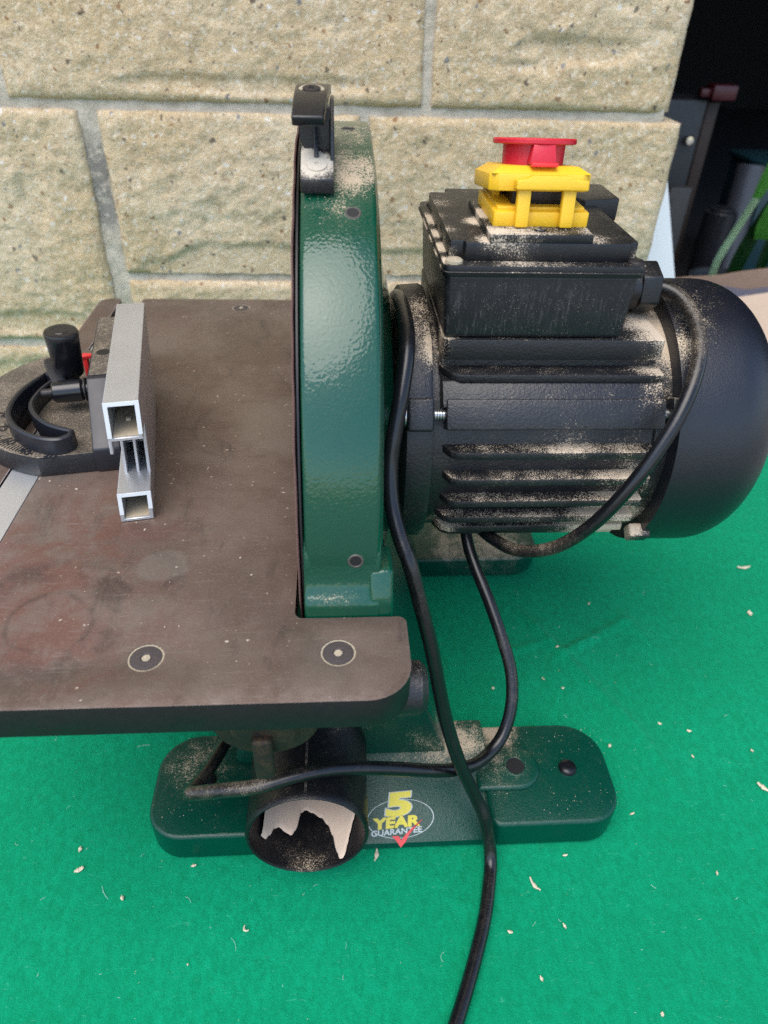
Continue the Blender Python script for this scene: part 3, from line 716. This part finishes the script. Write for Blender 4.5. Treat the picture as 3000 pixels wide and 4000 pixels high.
bm = B(); cyl(bm, (197, q.y, q.z), (207, q.y, q.z), 2.9, None, 16, .2); obj('through_bolt', bm, ZINC, motor)
bm = B(); box(bm, 201.5, 206.5, -85, -66, -9, 9, 1.2, 2, cA); obj('bolt_boss', bm, CAST, motor)
# fan cover
bm = B(); pr_ = [(0, 80.5), (.4, 83.3), (2, 83.6), (34, 83.8)]
for k in range(1, 15):
    t = R(90*k/14); pr_.append((34+38*math.sin(t), 83.8-44*(1-math.cos(t))))
pr_ += [(72, 8)]
lathe(bm, (206.5, YC, ZC), (1, 0, 0), pr_, 112); fan = obj('fan_cover', bm, COVER, motor)
cB = Matrix.Translation((0, YC, ZC)) @ Matrix.Rotation(R(35), 4, 'X')
bm = B(); box(bm, 199, 212, -87, -78, -5, 5, 1.5, 3, cB); obj('cover_lug', bm, CAST, motor)
q2 = cB @ Vector((0, -87, 0)); n2 = (cB.to_3x3() @ Vector((0, -1, 0)))
bm = B(); lathe(bm, q2, n2, [(-.5, 3.4), (1, 3.4), (2, 2.4), (2, .8)], 20); obj('lug_screw', bm, DARKSTEEL, motor)

# ------------------------------------------------------------------ switch box
bm = B(); frust(bm, (76.2, 171.6, -50, 60), (74.6, 172.6, -51.8, 66), 291, 326, 3.0, 3); sbox = obj('switch_box', bm, SCUFF, S)
bm = B(); prism(bm, rpoly([(72.8, -54.5), (174.6, -54.5), (174.6, 69), (72.8, 69)], 4, 4), 'z', 324.6, 330.4, .8, 2); lid = obj('box_lid', bm, PLASTIC, sbox)
bm = B(); prism(bm, rpoly([(74.4, -53), (173, -53), (173, 67.6), (74.4, 67.6)], 4, 4), 'z', 326.9, 327.6, 0); 
prism(bm, rpoly([(72.0, -55.2), (175.4, -55.2), (175.4, 69.7), (72.0, 69.7)], 4, 4), 'z', 326.6, 327.5, .2, 1); obj('lid_seam', bm, PLASTIC, sbox)
lp = [(83.5, -47.5), (166.5, -47.5), (166.5, -44.6), (171, -44.6), (171, 52), (163, 52), (163, 62), (87, 62), (87, 52), (76.4, 52), (76.4, -44.2), (83.5, -44.2)]
bm = B(); prism(bm, rpoly(lp, 1.2, 3), 'z', 330, 339.6, 1.0, 2, bevel_angle=50); obj('lid_top', bm, PLASTIC, sbox)
bm = B(); prism(bm, rpoly([(148, 66), (185, 66), (185, 30), (163, 24)], 1.5, 3), 'z', 330, 342.6, .9, 2); obj('lid_hump', bm, PLASTIC, sbox)
for px_, py_ in ((78.4, -49.3), (169.8, -49.3), (80.5, 58)):
    bm = B(); lathe(bm, (px_, py_, 330.2), (0, 0, 1), [(0, 4.4), (1.4, 4.2), (2.2, 3.2), (2.4, 1.2)], 24); obj('lid_screw', bm, DUST if px_ < 100 and py_ < 0 else DARKSTEEL, sbox)
bm = B(); box(bm, 95, 146.5, -48, 20, 339.4, 343.6, .8, 2); plate = obj('switch_plate', bm, PLASTIC, sbox)
bm = B(); lathe(bm, (121, -41, 343.6), (0, 0, 1), [(0, 3), (.9, 2.9), (1.4, 2.0), (1.4, .8), (.7, .6)], 20); obj('plate_screw', bm, PLASTIC, sbox)
# cable gland
gc = Vector((0, -14, 306.5))
bm = B(); cyl(bm, (172, gc.y, gc.z), (187.5, gc.y, gc.z), 12, None, 32, .8); gland = obj('cable_gland', bm, PLASTIC, S)
bm = B(); prism(bm, [(gc.y+14.4*math.cos(R(60*k+20)), gc.z+14.4*math.sin(R(60*k+20))) for k in range(6)], 'x', 186.5, 198, 1.4, 3, bevel_angle=30); obj('gland_nut', bm, PLASTIC, gland)

# yellow emergency switch
bm = B(); prism(bm, rpoly([(98.5, -35), (146.5, -35), (146.5, 12), (98.5, 12)], 1.5, 3), 'z', 343.4, 350.6, .8, 2); sw = obj('switch_cover', bm, YELLOW, S)
bm = B(); box(bm, 100.5, 144.5, -31.5, 10, 350.2, 352.2, .6); obj('cover_step', bm, YELLOW, sw)
bm = B(); box(bm, 108.5, 139, -26, 8, 351.8, 362, .6); obj('button_block', bm, PLASTIC, sw)
bm = B(); box(bm, 112, 136, -26.8, -25.6, 354, 359, .3); obj('legend_plate', bm, DARKSTEEL, sw)
for xx_ in (101.5, 139.5):
    bm = B(); box(bm, xx_, xx_+4.2, -10, 9, 352, 361, .6); obj('hinge_post', bm, YELLOW, sw)
TILT = Matrix.Translation((0, -33, 359)) @ Matrix.Rotation(R(-8.5), 4, 'X') @ Matrix.Translation((0, 33, -359))
def tilt(bm): bmesh.ops.transform(bm, matrix=TILT, verts=bm.verts[:]); return bm
cap = rpoly([(100, -33), (141, -33), (146, -29), (146, 12), (95.5, 12), (95.5, -29)], 1.2, 3)
bm = B(); prism(bm, cap, 'z', 359.6, 367.4, .8, 2, bevel_angle=50)
frust(bm, (96.0, 145.5, -32.4, 11.5), (101.5, 140, -27, 8), 367.2, 370.6, .6, 2); obj('flap', tilt(bm), YELLOW, sw)
bm = B(); prism(bm, rpoly([(107, 360.6), (142, 360.6), (142, 365), (136, 365.6), (133, 367), (115, 367), (112, 365.6), (107, 365)], .8, 3), 'y', -40.2, -32.6, .9, 2); obj('flap_latch', tilt(bm), YELLOW, sw)
for xa in (108.6, 130.8):
    bm = B(); prism(bm, [(-37.4, 361.6), (-33.4, 361.6), (-33.6, 354), (-35.4, 346), (-36, 343.9), (-39.6, 344.3), (-39.2, 349)], 'x', xa, xa+6.6, 1.0, 2, bevel_angle=15); obj('latch_arm', bm, YELLOW, sw)
rc = (121, -9, 0)
bm = B(); lathe(bm, (rc[0], rc[1], 370), (0, 0, 1), [(0, 15.0), (.4, 15.3), (11.6, 15.6)], 56); 
lathe(bm, (rc[0], rc[1], 379.8), (0, 0, 1), [(0, 14), (0, 20.2), (.5, 20.8), (2.0, 20.8), (2.6, 20.2), (2.6, 13), (2.2, 12)], 72)
stop = obj('stop_button', tilt(bm), RED, S)
bm = B(); p = B()
vsx = [(-4.9, -20.0, 380), (5.6, -20.0, 380), (5.6, -13, 380), (-4.9, -13, 380), (-6.4, -21.4, 371.4), (6.8, -21.4, 371.4), (6.8, -13, 371.4), (-6.4, -13, 371.4)]
vv = [p.verts.new((rc[0]+a_, rc[1]+b_, c_)) for a_, b_, c_ in vsx]
for f_ in ((0, 1, 2, 3), (7, 6, 5, 4), (0, 4, 5, 1), (1, 5, 6, 2), (2, 6, 7, 3), (3, 7, 4, 0)): p.faces.new([vv[i] for i in f_])
bev(p, p.edges[:], .5, 2); merge(bm, p); obj('release_tab', tilt(bm), RED, stop)
bm = B(); box(bm, rc[0]-5.8, rc[0]+7.2, rc[1]-23.2, rc[1]-19, 370.2, 372.2, .5, 2); obj('tab_lip', tilt(bm), REDBRIGHT, stop)

# ------------------------------------------------------------------ cables
bm = B(); tube(bm, [(60, 60, 262), (57, 34, 281), (55.4, -10, 298), (55.6, -48, 302), (55.3, -72, 296), (52, -88, 280), (48.4, -97, 262), (46.6, -103, 246), (47.4, -112, 229.5), (51, -122, 217), (56, -130.5, 205.6), (62, -137, 184), (69, -143, 157), (79, -152, 110), (89.5, -160, 76), (100, -163.5, 50), (107, -169.5, 34), (111.5, -176.5, 13), (111.4, -185, 5.2), (108, -198, 4.6), (102, -216.5, 4.4), (90.5, -242.5, 4.4), (78.6, -266, 4.4), (62, -296, 4.4), (40, -330, 4.4)], 4.0, 9, 16)
obj('power_cable', bm, RUBBER, S)
bm = B(); tube(bm, [(194, -14, 306.5), (202, -15, 306.6), (209, -21, 305), (214, -32, 300), (215, -48, 291), (211, -62, 281), (204, -74, 268), (195, -83, 252), (181, -90, 228), (165, -89, 198), (149, -80, 173), (131, -66, 159), (117, -50, 157), (109, -36, 158), (105, -30, 152), (106, -38, 142), (110, -50, 132), (118, -68, 117), (126, -88, 99), (130.5, -101, 84), (130, -114, 68), (124, -125.5, 54.5), (114, -135, 49), (103, -145, 53), (90, -152, 59), (75, -157.5, 67), (52, -163, 78.5), (30, -168.5, 89), (10, -174, 96.5), (-8, -179, 98.5), (-25, -182, 96), (-43, -180, 90.5), (-58, -176.5, 83), (-62.6, -174, 79.5), (-62, -168, 75), (-57, -150, 66), (-50, -124, 58), (-44, -104, 52), (-40, -90, 50)], 4.0, 9, 16)
obj('motor_lead', bm, RUBBER, S)

# ------------------------------------------------------------------ mitre gauge
Aa = Vector((-94.3, -93.9)); Tt = Vector((-.182, .983)).normalized(); Nn = Vector((Tt.y, -Tt.x))
ML = Matrix(((Nn.x, Tt.x, 0, Aa.x), (Nn.y, Tt.y, 0, Aa.y), (0, 0, 1, 0), (0, 0, 0, 1)))     # local (n, t, z)
def ml(n, t): v = ML @ Vector((n, t, 0)); return v.x, v.y
def lm(x, y): v = ML.inverted() @ Vector((x, y, 0)); return v.x, v.y
MG = empty('mitre_gauge', (-150, 0, 206), 'black mitre gauge with aluminium fence sliding on the steel table', 'mitre gauge')
bm = B(); box(bm, -169.2, -151.8, -172, 150, 199.2, 205.6, .5, 2); obj('guide_bar', bm, ALU, MG)
# protractor plate with the curved slot
outl = [(0, 53), (-46, 53)]
for k in range(0, 33):
    t = 203+ (360-46-203+203-203)*0; ang = 201+ (337-201)*0
PC = (-15, 125); Rr_ = 78.
a_s = math.atan2(53-125, -31+0.0); 
for k in range(0, 41):
    ang = math.radians(246.5)-math.radians(133)*k/40
    outl.append((PC[0]+Rr_*math.cos(ang), PC[1]+Rr_*math.sin(ang)))
outl += [(-46, 197), (0, 197)]
outer = [(-168.5, 36.8), (-174.5, 20), (-176.8, 3.8), (-174.7, -13.8), (-168.6, -26), (-160.4, -35.6), (-147.2, -44.0), (-136.5, -45.6), (-131.6, -41.5)]
inner = [(-131.5, -36.6), (-146.1, -29.5), (-157.4, -18.2), (-164.5, -4), (-164.5, 14), (-160, 30)]
slot = [(c.x, c.y) for c in catmull([(x, y, 0) for x, y in outer], 4)]+[(c.x, c.y) for c in catmull([(x, y, 0) for x, y in inner], 4)]
bm = B(); prism(bm, outl, 'z', 206.4, 219, 1.0, 2, holes=[[lm(x, y) for x, y in slot]], mat=ML, bevel_angle=50); head = obj('protractor_head', bm, PROTR, MG)
bm = B(); ribbon_wall(bm, slot, 3.2, 218.5, 229.5, True, .9); obj('slot_rail', bm, PROTSIDE, head)
# upright block with ramp
bm = B(); prism(bm, [(51.5, 206.6), (51.5, 221.5), (56, 224.5), (85, 250), (178, 250), (200, 232), (203, 221), (203, 206.6)], 'x', -15.5, -.3, 1.2, 2, mat=ML, bevel_angle=12); obj('fence_block', bm, PROTSIDE, head)
bm = B(); prism(bm, [(-14.4, 88), (-1, 88), (-1, 176), (-14.4, 176)], 'z', 249.9, 250.5, .2, 1, mat=ML); obj('dusty_top', bm, PROTR, head)
bx_, by_ = ml(-8, 119); bm = B(); lathe(bm, (bx_, by_, 250.5), (0, 0, 1), [(-.02, 4.2), (.12, 4.2)], 24); obj('bolt_hole_shade', bm, HOLE_SHADE, head)  # flat dark disc, shade of the bolt hole put in as colour
# numerals and graduations
for n_, (tx_, (x, y)) in enumerate((('30', (-142.5, -49.6)), ('45', (-157.2, -43.5)), ('60', (-170.3, -32.3)), ('75', (-179, -17)), ('90', (-184, 0)))):
    l_ = lm(x, y); ang = math.atan2(l_[1]-PC[1], l_[0]-PC[0])
    bmt = textmesh(tx_, 8.5, Matrix.Translation((x, y, 219.25)) @ Matrix.Rotation(ang+math.pi/2+R(10), 4, 'Z'), .12, 1, 0, .2)
    obj('numeral', bmt, PROTSIDE, head, smooth=0)
for k in range(46):
    ang = math.radians(243-k*1.6); L_ = 5.5 if k % 5 else 8
    p0, p1 = (ml(PC[0]+r__*math.cos(ang), PC[1]+r__*math.sin(ang)) for r__ in (76, 76-L_))
    bm = B(); tube(bm, [(*p0, 219.1), (*p1, 219.1)], .3, 0, 5); obj('graduation', bm, PROTSIDE, head)
# handle, stop flap, barrel, pointer
bm = B(); lathe(bm, (-149.5, 27, 219), (.04, -.05, 1), [(0, 5), (14, 5), (15, 8.0), (16, 8.6), (40, 10.0), (42.6, 10.2), (44, 9.6), (44.4, 8.2), (44.1, 5), (44.4, 4.6), (44.4, .5)], 44); obj('handle', bm, GLOSSBLACK, MG)
bm = B(); cyl(bm, (-153, 4, 232), (-135.5, 7, 232.4), 6.6, 6.9, 32, 1.0); cyl(bm, (-136, 7, 232.4), (-126, 8.6, 232.6), 5.0, None, 28, .6); brl = obj('stop_barrel', bm, GLOSSBLACK, MG)
bm = B(); cyl(bm, (-160, 2.8, 231.8), (-152, 4.2, 232), 2.6, None, 20, 1.2); obj('stop_pin', bm, DARKSTEEL, brl)
bm = B(); cyl(bm, (-134.8, 7.2, 232.4), (-133.6, 7.4, 232.4), 7.3, None, 28, .3); obj('collar', bm, DARKSTEEL, brl)
bm = B(); box(bm, -4.5, 4.5, -14, 14, -3, 3, 2.6, 3, Matrix.Translation((-157, 24, 235)) @ Matrix.Rotation(R(28), 4, 'Z') @ Matrix.Rotation(R(14), 4, 'X')); obj('flip_stop', bm, PROTSIDE, MG)
bm = B(); prism(bm, [(-150, 52), (-141, 54.5), (-141, 57), (-150, 58)], 'z', 231, 233.5, .4, 1); box(bm, -149.5, -146.5, 53, 57, 218.5, 232, .3); obj('pointer', bm, REDBRIGHT, MG)
# fence extrusion (profile in n,z; length along t)
FL = 131.
bm = B()
def ext(n0, n1, z0, z1, t0=0., t1=FL, w=.25): box(bm, n0, n1, t0, t1, z0, z1, w, 1, ML)
W = 16.6
ext(0, 2, 254, 275); ext(W-2, W, 206.3, 275); ext(2, W-2, 272.9, 274.97); ext(2.01, W-2.01, 253.9, 255.6, .05)
SB = 20.
bm2 = B(); bm.free(); bm = B()
for a in ((0, 2, 254, 275, 0), (W-2, W, 254, 275, 0), (1.5, W-1.5, 273.0, 274.96, .03), (1.5, W-1.5, 254.05, 255.8, .03),     # upper box
          (0, 1.6, 247, 254.5, .05),                                                                                   # slot lip
          (0, 2, 206.3, 223.6, 0), (W-2, W, 206.3, 223.6, 0), (1.5, W-1.5, 221.7, 223.56, .03), (1.5, W-1.5, 206.35, 208.0, .03),      # lower box
          (3, 4.5, 223, 254.6, SB), (9.3, 10.8, 223, 254.6, SB), (W-1.8, W-.02, 223, 254.6, SB), (3, W-1, 228, 229.2, SB+24)):
    ext(a[0], a[1], a[2], a[3], a[4])
LEAN = ML @ Matrix(((1, 0, .050, -.050*206.3), (0, 1, .075, -.075*206.3), (0, 0, .985, .015*206.3), (0, 0, 0, 1))) @ ML.inverted()
bmesh.ops.transform(bm, matrix=LEAN, verts=bm.verts[:])
fence = obj('fence', bm, ALU, MG)
for grp in (((-.1, 2, 256, 275.1), (W-2, W+.1, 257, 275.1), (1.9, W-1.9, 273, 275.1)), ((-.1, 2, 211, 223.7), (W-2, W+.1, 213, 223.7), (1.9, W-1.9, 221.7, 223.7))):
    bm = B()
    for (n0, n1, z0, z1) in grp: box(bm, n0, n1, -.35, .06, z0, z1, 0, 1, LEAN @ ML)
    bmesh.ops.remove_doubles(bm, verts=bm.verts[:], dist=.15); obj('sawn_end', bm, CUTALU, fence)
DL = simple('fence_dust', (.50, .41, .28), .95, var=.2, vscale=120)
for z_ in (255.8, 208.0):
    bm = B(); box(bm, 2.3, W-2.3, 1, FL-2, z_, z_+.55, .1, 1, LEAN @ ML); obj('dust_layer', bm, DL, fence)
bm = B(); box(bm, 8, 10.4, 15, 17.2, 256.4, 258, .3, 1, LEAN @ ML); chip_in = tag(obj('wood_chip', bm, CHIP), 'tiny wood chip inside the open end of the aluminium fence', 'wood chip')

# ------------------------------------------------------------------ things in the garage
BOARD = simple('white_board_paint', (.80, .80, .80), .5, var=.03)
bm = B(); p = B(); bmesh.ops.create_cube(p, size=1)
mt = Matrix.Translation((334, 445, 159)) @ Matrix.Rotation(R(-19.8), 4, 'Y') @ Matrix.Diagonal((220, 14, 420, 1))
bmesh.ops.transform(p, matrix=mt, verts=p.verts[:]); bmesh.ops.translate(p, vec=(0, 55, 0), verts=p.verts[:]); bev(p, p.edges[:], 1.2, 2); merge(bm, p)
tag(obj('white_board', bm, BOARD), 'white painted board leaning behind the corner of the stone wall', 'board')
# cardboard box
CARD = simple('cardboard', (.36, .235, .155), .9, var=.12, vscale=30, bump=(60, .3, .003))
CARDL = simple('cardboard_light', (.56, .40, .29), .85, var=.08, vscale=20, bump=(40, .4, .004))
cb = empty('cardboard_box', (600, 540, 0), 'open crumpled cardboard box on the garage floor behind the motor', 'box')
def sheet(bm, a, b, c, d, th, n=14, amp=3., seed=0.):
    a, b, c, d = map(Vector, (a, b, c, d)); nn = (b-a).cross(d-a).normalized(); g1, g2 = [], []
    for j in range(n+1):
        r1, r2 = [], []
        for i in range(n+1):
            u_, v_ = i/n, j/n; p_ = a.lerp(b, u_).lerp(d.lerp(c, u_), v_); p_ += nn*amp*noise.noise(p_*.018+Vector((seed, 0, 0)))+Vector((0, 0, 1))*(amp*1.0*noise.noise(p_*.03+Vector((0, seed, 4))) if j == n else 0)
            r1.append(bm.verts.new(p_)); r2.append(bm.verts.new(p_+nn*th))
        g1.append(r1); g2.append(r2)
    for j in range(n):
        for i in range(n):
            bm.faces.new((g1[j][i], g1[j][i+1], g1[j+1][i+1], g1[j+1][i])); bm.faces.new((g2[j][i], g2[j+1][i], g2[j+1][i+1], g2[j][i+1]))
    for i in range(n):
        bm.faces.new((g1[0][i], g2[0][i], g2[0][i+1], g1[0][i+1])); bm.faces.new((g1[n][i], g1[n][i+1], g2[n][i+1], g2[n][i]))
        bm.faces.new((g1[i][0], g1[i+1][0], g2[i+1][0], g2[i][0])); bm.faces.new((g1[i][n], g2[i][n], g2[i+1][n], g1[i+1][n]))
bm = B(); sheet(bm, (486, 585, 0), (720, 592, 0), (720, 592, 132), (492, 585, 108), 4, seed=1); obj('back_panel', bm, CARD, cb, smooth=60)
bm = B(); sheet(bm, (480, 480, 0), (484, 585, 0), (488, 585, 108), (474, 480, 118), 4, seed=2); obj('side_panel', bm, CARD, cb, smooth=60)
bm = B(); sheet(bm, (480, 478, 0), (720, 474, 0), (720, 470, 150), (480, 476, 116), 4, seed=3); obj('front_panel', bm, CARDL, cb, smooth=60)
bm = B(); sheet(bm, (515, 470, 122), (660, 462, 148), (668, 425, 96), (535, 430, 60), 3.5, amp=7, seed=5); obj('folded_flap', bm, CARDL, cb, smooth=60)
bm = B(); sheet(bm, (484, 482, 92), (716, 480, 92), (716, 586, 96), (486, 584, 96), 3, amp=5, seed=8)
lin = tag(obj('plastic_sheet', bm, simple('grey_blue_plastic', (.13, .14, .19), .4)), 'grey blue plastic sheet lying inside the cardboard box', 'plastic sheet')
# plant with long leaves
LEAF = simple('leaf_green', (.09, .36, .04), .45, var=.25, vscale=40); LEAF2 = simple('pale_leaf', (.36, .55, .32), .5, var=.1); LEAF3 = simple('dark_leaf', (.010, .06, .010), .4, var=.3)
plant = empty('potted_plant', (640, 700, 0), 'green plant with long arching leaves at the garage doorway', 'plant')
def leaf(path, wmax, mat_, nm='leaf', fold=.35, taper=1.0):
    P = catmull(path, 8); n = len(P); bm = B(); rows = []
    for i, p_ in enumerate(P):
        t = i/(n-1); w_ = wmax*max(.04, math.sin(math.pi*min(1, .12+.88*t))**.7 if taper else 1)
        d = (P[min(i+1, n-1)]-P[max(0, i-1)]).normalized(); s_ = d.cross(Vector((0, -1, .2))).normalized(); u_ = s_.cross(d)
        rows.append([bm.verts.new(p_+s_*w_*k+u_*abs(k)*w_*fold) for k in (-1, -.5, 0, .5, 1)])
    for i in range(n-1):
        for k in range(4): bm.faces.new((rows[i][k], rows[i][k+1], rows[i+1][k+1], rows[i+1][k]))
    bmesh.ops.solidify(bm, geom=bm.faces[:], thickness=.8)
    return obj(nm, bm, mat_, plant, smooth=60)
leaf([(592, 650, 60), (590, 650, 110), (603, 650, 155), (617, 645, 205)], 6, LEAF2, 'stalk', .5, 0)
leaf([(617, 645, 205), (627, 642, 250), (642, 640, 300), (664, 640, 360), (700, 650, 420)], 13, LEAF)
leaf([(640, 640, 150), (640, 630, 180), (646, 620, 215), (664, 610, 240)], 20, LEAF)
leaf([(618, 650, 60), (622, 650, 110), (630, 645, 160), (640, 640, 215)], 12, LEAF3)
leaf([(668, 660, 40), (664, 655, 110), (662, 650, 180)], 9, LEAF3)
bm = B(); lathe(bm, (640, 700, 0), (0, 0, 1), [(0, 40), (62, 52), (64, 55), (72, 55), (72, 50), (60, 48), (60, 2)], 32); obj('pot', bm, simple('dark_pot', (.03, .035, .04), .5), plant)
# tools and boxes further in, colours darkened to stand for the garage gloom
bm = B(); cyl(bm, (720, 860, -3), (737, 900, 200), 24, None, 24, 1); tag(obj('grey_pipe', bm, simple('grey_pipe_plastic', (.055, .058, .07), .4)), 'upright grey plastic pipe standing in the dark garage', 'pipe')
bm = B(); box(bm, 560, 630, 900, 985, 0, 295, 2); cabinet = empty('tool_cabinet', (595, 940, 0), 'dark cabinet with a shiny metal knob inside the garage', 'cabinet'); obj('cabinet_body', bm, simple('dark_grey_steel', (.018, .019, .022), .5), cabinet)
bm = B(); lathe(bm, (612, 900, 237), (0, -1, 0), [(0, 4), (3, 4), (6, 7.5), (9, 8), (11, 6), (11.5, .5)], 24); obj('knob', bm, simple('chrome', (.85, .83, .75), .12, 1.), cabinet)
bm = B(); box(bm, 634, 654, 905, 930, -3, 292, 2); tag(obj('wooden_post', bm, simple('brown_wood', (.03, .013, .006), .6, var=.2)), 'narrow brown wooden post beside the dark cabinet in the garage', 'post')
bm = B(); box(bm, 628, 668, 884, 916, 296, 318, 3); box(bm, 612, 630, 892, 908, 300, 312, 2); tag(obj('red_clamp', bm, simple('red_paint', (.06, .004, .008), .4)), 'red clamp lying on top of the dark garage cabinet', 'clamp')
bm = B(); box(bm, 515, 548, 700, 712, -3, 205, 2); box(bm, 521, 542, 698.6, 699.8, 20, 190, 1); tag(obj('framed_panel', bm, simple('grey_panel', (.045, .042, .038), .6)), 'narrow grey framed panel standing behind the white board', 'panel')
bm = B(); cyl(bm, (655, 800, -3), (655, 800, 150), 26, None, 28, 2); cyl(bm, (655, 800, 150), (655, 800, 154), 20, None, 28, 1); tag(obj('paint_tin', bm, simple('tin', (.035, .036, .042), .35, .5)), 'grey round tin beside the pipe in the garage', 'tin')
bm = B(); box(bm, 770, 900, 900, 1040, -3, 190, 3); box(bm, 764, 906, 894, 1046, 190.5, 200, 2); tag(obj('storage_box', bm, simple('teal_plastic', (.012, .045, .055), .4)), 'dark teal lidded storage box behind the plant', 'storage box')
bm = B(); box(bm, 690, 760, 1000, 1040, 201-1.5, 214, 2); 

bm.free()
# ------------------------------------------------------------------ shavings and dust on the felt
def chip(x, y, L, w_, rot, curl, name='wood_shaving'):
    bm = B(); n = 8; rows = []
    for i in range(n+1):
        t = i/n-.5; s_ = Vector((math.cos(rot+curl*t), math.sin(rot+curl*t))); px_ = x+L*t*math.cos(rot+curl*t*.5); py_ = y+L*t*math.sin(rot+curl*t*.5)
        ww = w_*(1-abs(t)*1.2)*(1+.5*noise.noise(Vector((i*.8, x, y)))); zz = felt_h(x, y)+1.0+1.2*abs(noise.noise(Vector((i*.5, y, 2))))+L*.05*t*t*4
        q_ = Vector((-s_.y, s_.x))*ww/2
        rows.append([bm.verts.new((px_+q_.x, py_+q_.y, zz+.4)), bm.verts.new((px_, py_, zz+.9)), bm.verts.new((px_-q_.x, py_-q_.y, zz)), bm.verts.new((px_, py_, zz-.5))])
    for i in range(n):
        for k in range(4): bm.faces.new((rows[i][k], rows[i][(k+1) % 4], rows[i+1][(k+1) % 4], rows[i+1][k]))
    bm.faces.new(rows[0][::-1]); bm.faces.new(rows[-1])
    return obj(name, bm, CHIP, smooth=40)
BIG = [((405.7, 90), 13, 3.0, .05, .6, 'long pale wood shaving on the felt at the far right'),
       ((382.5, 29.9), 5.5, 4.5, 1.3, .2, 'plump pale wood chip on the felt right of the motor'),
       ((136.9, -195.3), 9.5, 2.2, -1.05, .8, 'curved pale wood shaving right of the hanging power cable'),
       ((311.3, -137), 9, 3.4, -.9, .5, 'pale wood shaving at the right edge of the picture'),
       ((41.9, -172.5), 8, 2.4, 1.35, .7, 'pale wood shaving lying below the guarantee sticker'),
       ((-140.1, -174), 5.5, 3.0, .5, .3, 'brown wood chip on the felt left of the base'),
       ((-36.4, -213), 5.0, 1.4, -.9, 3.2, 'small curled wood shaving on the felt below the dust port')]
for (x, y), L_, w_, rot, curl, lab in BIG:
    tag(chip(x, y, L_, w_, rot, curl), lab, 'wood shaving', 'wood shavings on the felt')
for i, (x, y) in enumerate([(241.8, 45.8), (180.8, -36.6), (194, -46.4), (199.4, -6), (214.4, -99.8), (258.5, -81.9), (278, -89.2), (317.5, -107.7), (272.1, -110.6), (213.3, -151.8), (160.8, -177.8), (253.6, -192.9), (149.7, -219.3), (129.8, -245.7), (-142.9, -161.2), (-110.2, -192), (117, -221), (190.7, -265.6), (138.9, -44.8), (-71.1, -174.5)]):
    tag(chip(x, y, 2.2+1.4*random.random(), 1.6+.8*random.random(), random.random()*6, .4, 'wood_crumb'), 'tiny pale wood crumb scattered on the green felt', 'wood crumb', 'tiny wood crumbs on the felt')
# lint threads and loose grains nobody could count
bm = B()
for i in range(110):
    x = random.uniform(-230, 330); y = random.uniform(-330, 60); L_ = random.uniform(1.0, 3.5) if random.random() < .9 else random.uniform(5, 10); a = random.random()*6.28; cv = random.uniform(-2.2, 2.2); pts = []
    px_, py_ = x, y
    for k in range(6):
        pts.append((px_, py_, felt_h(px_, py_)+.9)); px_ += L_/5*math.cos(a); py_ += L_/5*math.sin(a); a += cv/5
    tube(bm, pts, .05+.04*random.random(), 0, 4)
obj('lint', bm, m_felt_thread(), smooth=0, kind='stuff')['label'] = 'pale lint threads clinging to the green felt'
def grains(name, label, regs, mat):
    bm = B()
    for f_, n in regs:
        for i in range(n):
            p_ = f_();
            if p_ is None: continue
            s_ = random.uniform(.16, .42)*(1.7 if random.random() < .06 else 1)
            vv = [bm.verts.new(Vector(p_)+Vector((random.uniform(-1, 1), random.uniform(-1, 1), random.uniform(-.2, 1)))*s_) for _ in range(4)]
            for f3 in ((0, 1, 2), (0, 3, 1), (1, 3, 2), (0, 2, 3)): bm.faces.new([vv[k] for k in f3])
    o = obj(name, bm, mat, smooth=0, kind='stuff'); o['label'] = label; return o
U = random.uniform
def on_plate():
    x, y = U(95.5, 146), U(-47.5, 18)
    if 99 < x < 146 and y > -34.5: return None
    return (x, y, 343.7)
def on_table():
    x, y = U(-148, 0), U(-212, 225)
    return (x, y, 206.05) if noise.noise(Vector((x*.03, y*.03, 5))) > -.05 else None
def on_foot():
    x, y = U(-90, 200), U(-165, -100)
    return (x, y, 25.1) if (x < -54 or x > 116) and noise.noise(Vector((x*.04, y*.04, 9))) > -.1 else None
def on_rim():
    th = R(U(58, 88)); x = U(7, 38)
    if 5 < x < 21 and math.degrees(th) > 64: return None
    if noise.noise(Vector((x*.09, th*9, 2)))+.25-abs(x-27)*.012-abs(math.degrees(th)-66)*.012 < .02: return None
    return (x, YC-RH*math.cos(th), ZC+RH*math.sin(th))
def on_felt():
    return (U(-250, 340), U(-330, 60), .6)
def on_lid():
    x, y = U(72.5, 178), U(-54.5, 68)
    return (x, y, 330.5) if not (77 < x < 172 and -46 < y < 62) else None
grains('sawdust', 'fine pale sawdust grains lying on the sander', [(on_plate, 700), (on_table, 380), (on_foot, 900), (on_rim, 900), (on_lid, 700)], CHIP)
grains('felt_dust', 'fine sawdust specks on the green felt', [(on_felt, 260)], CHIP)
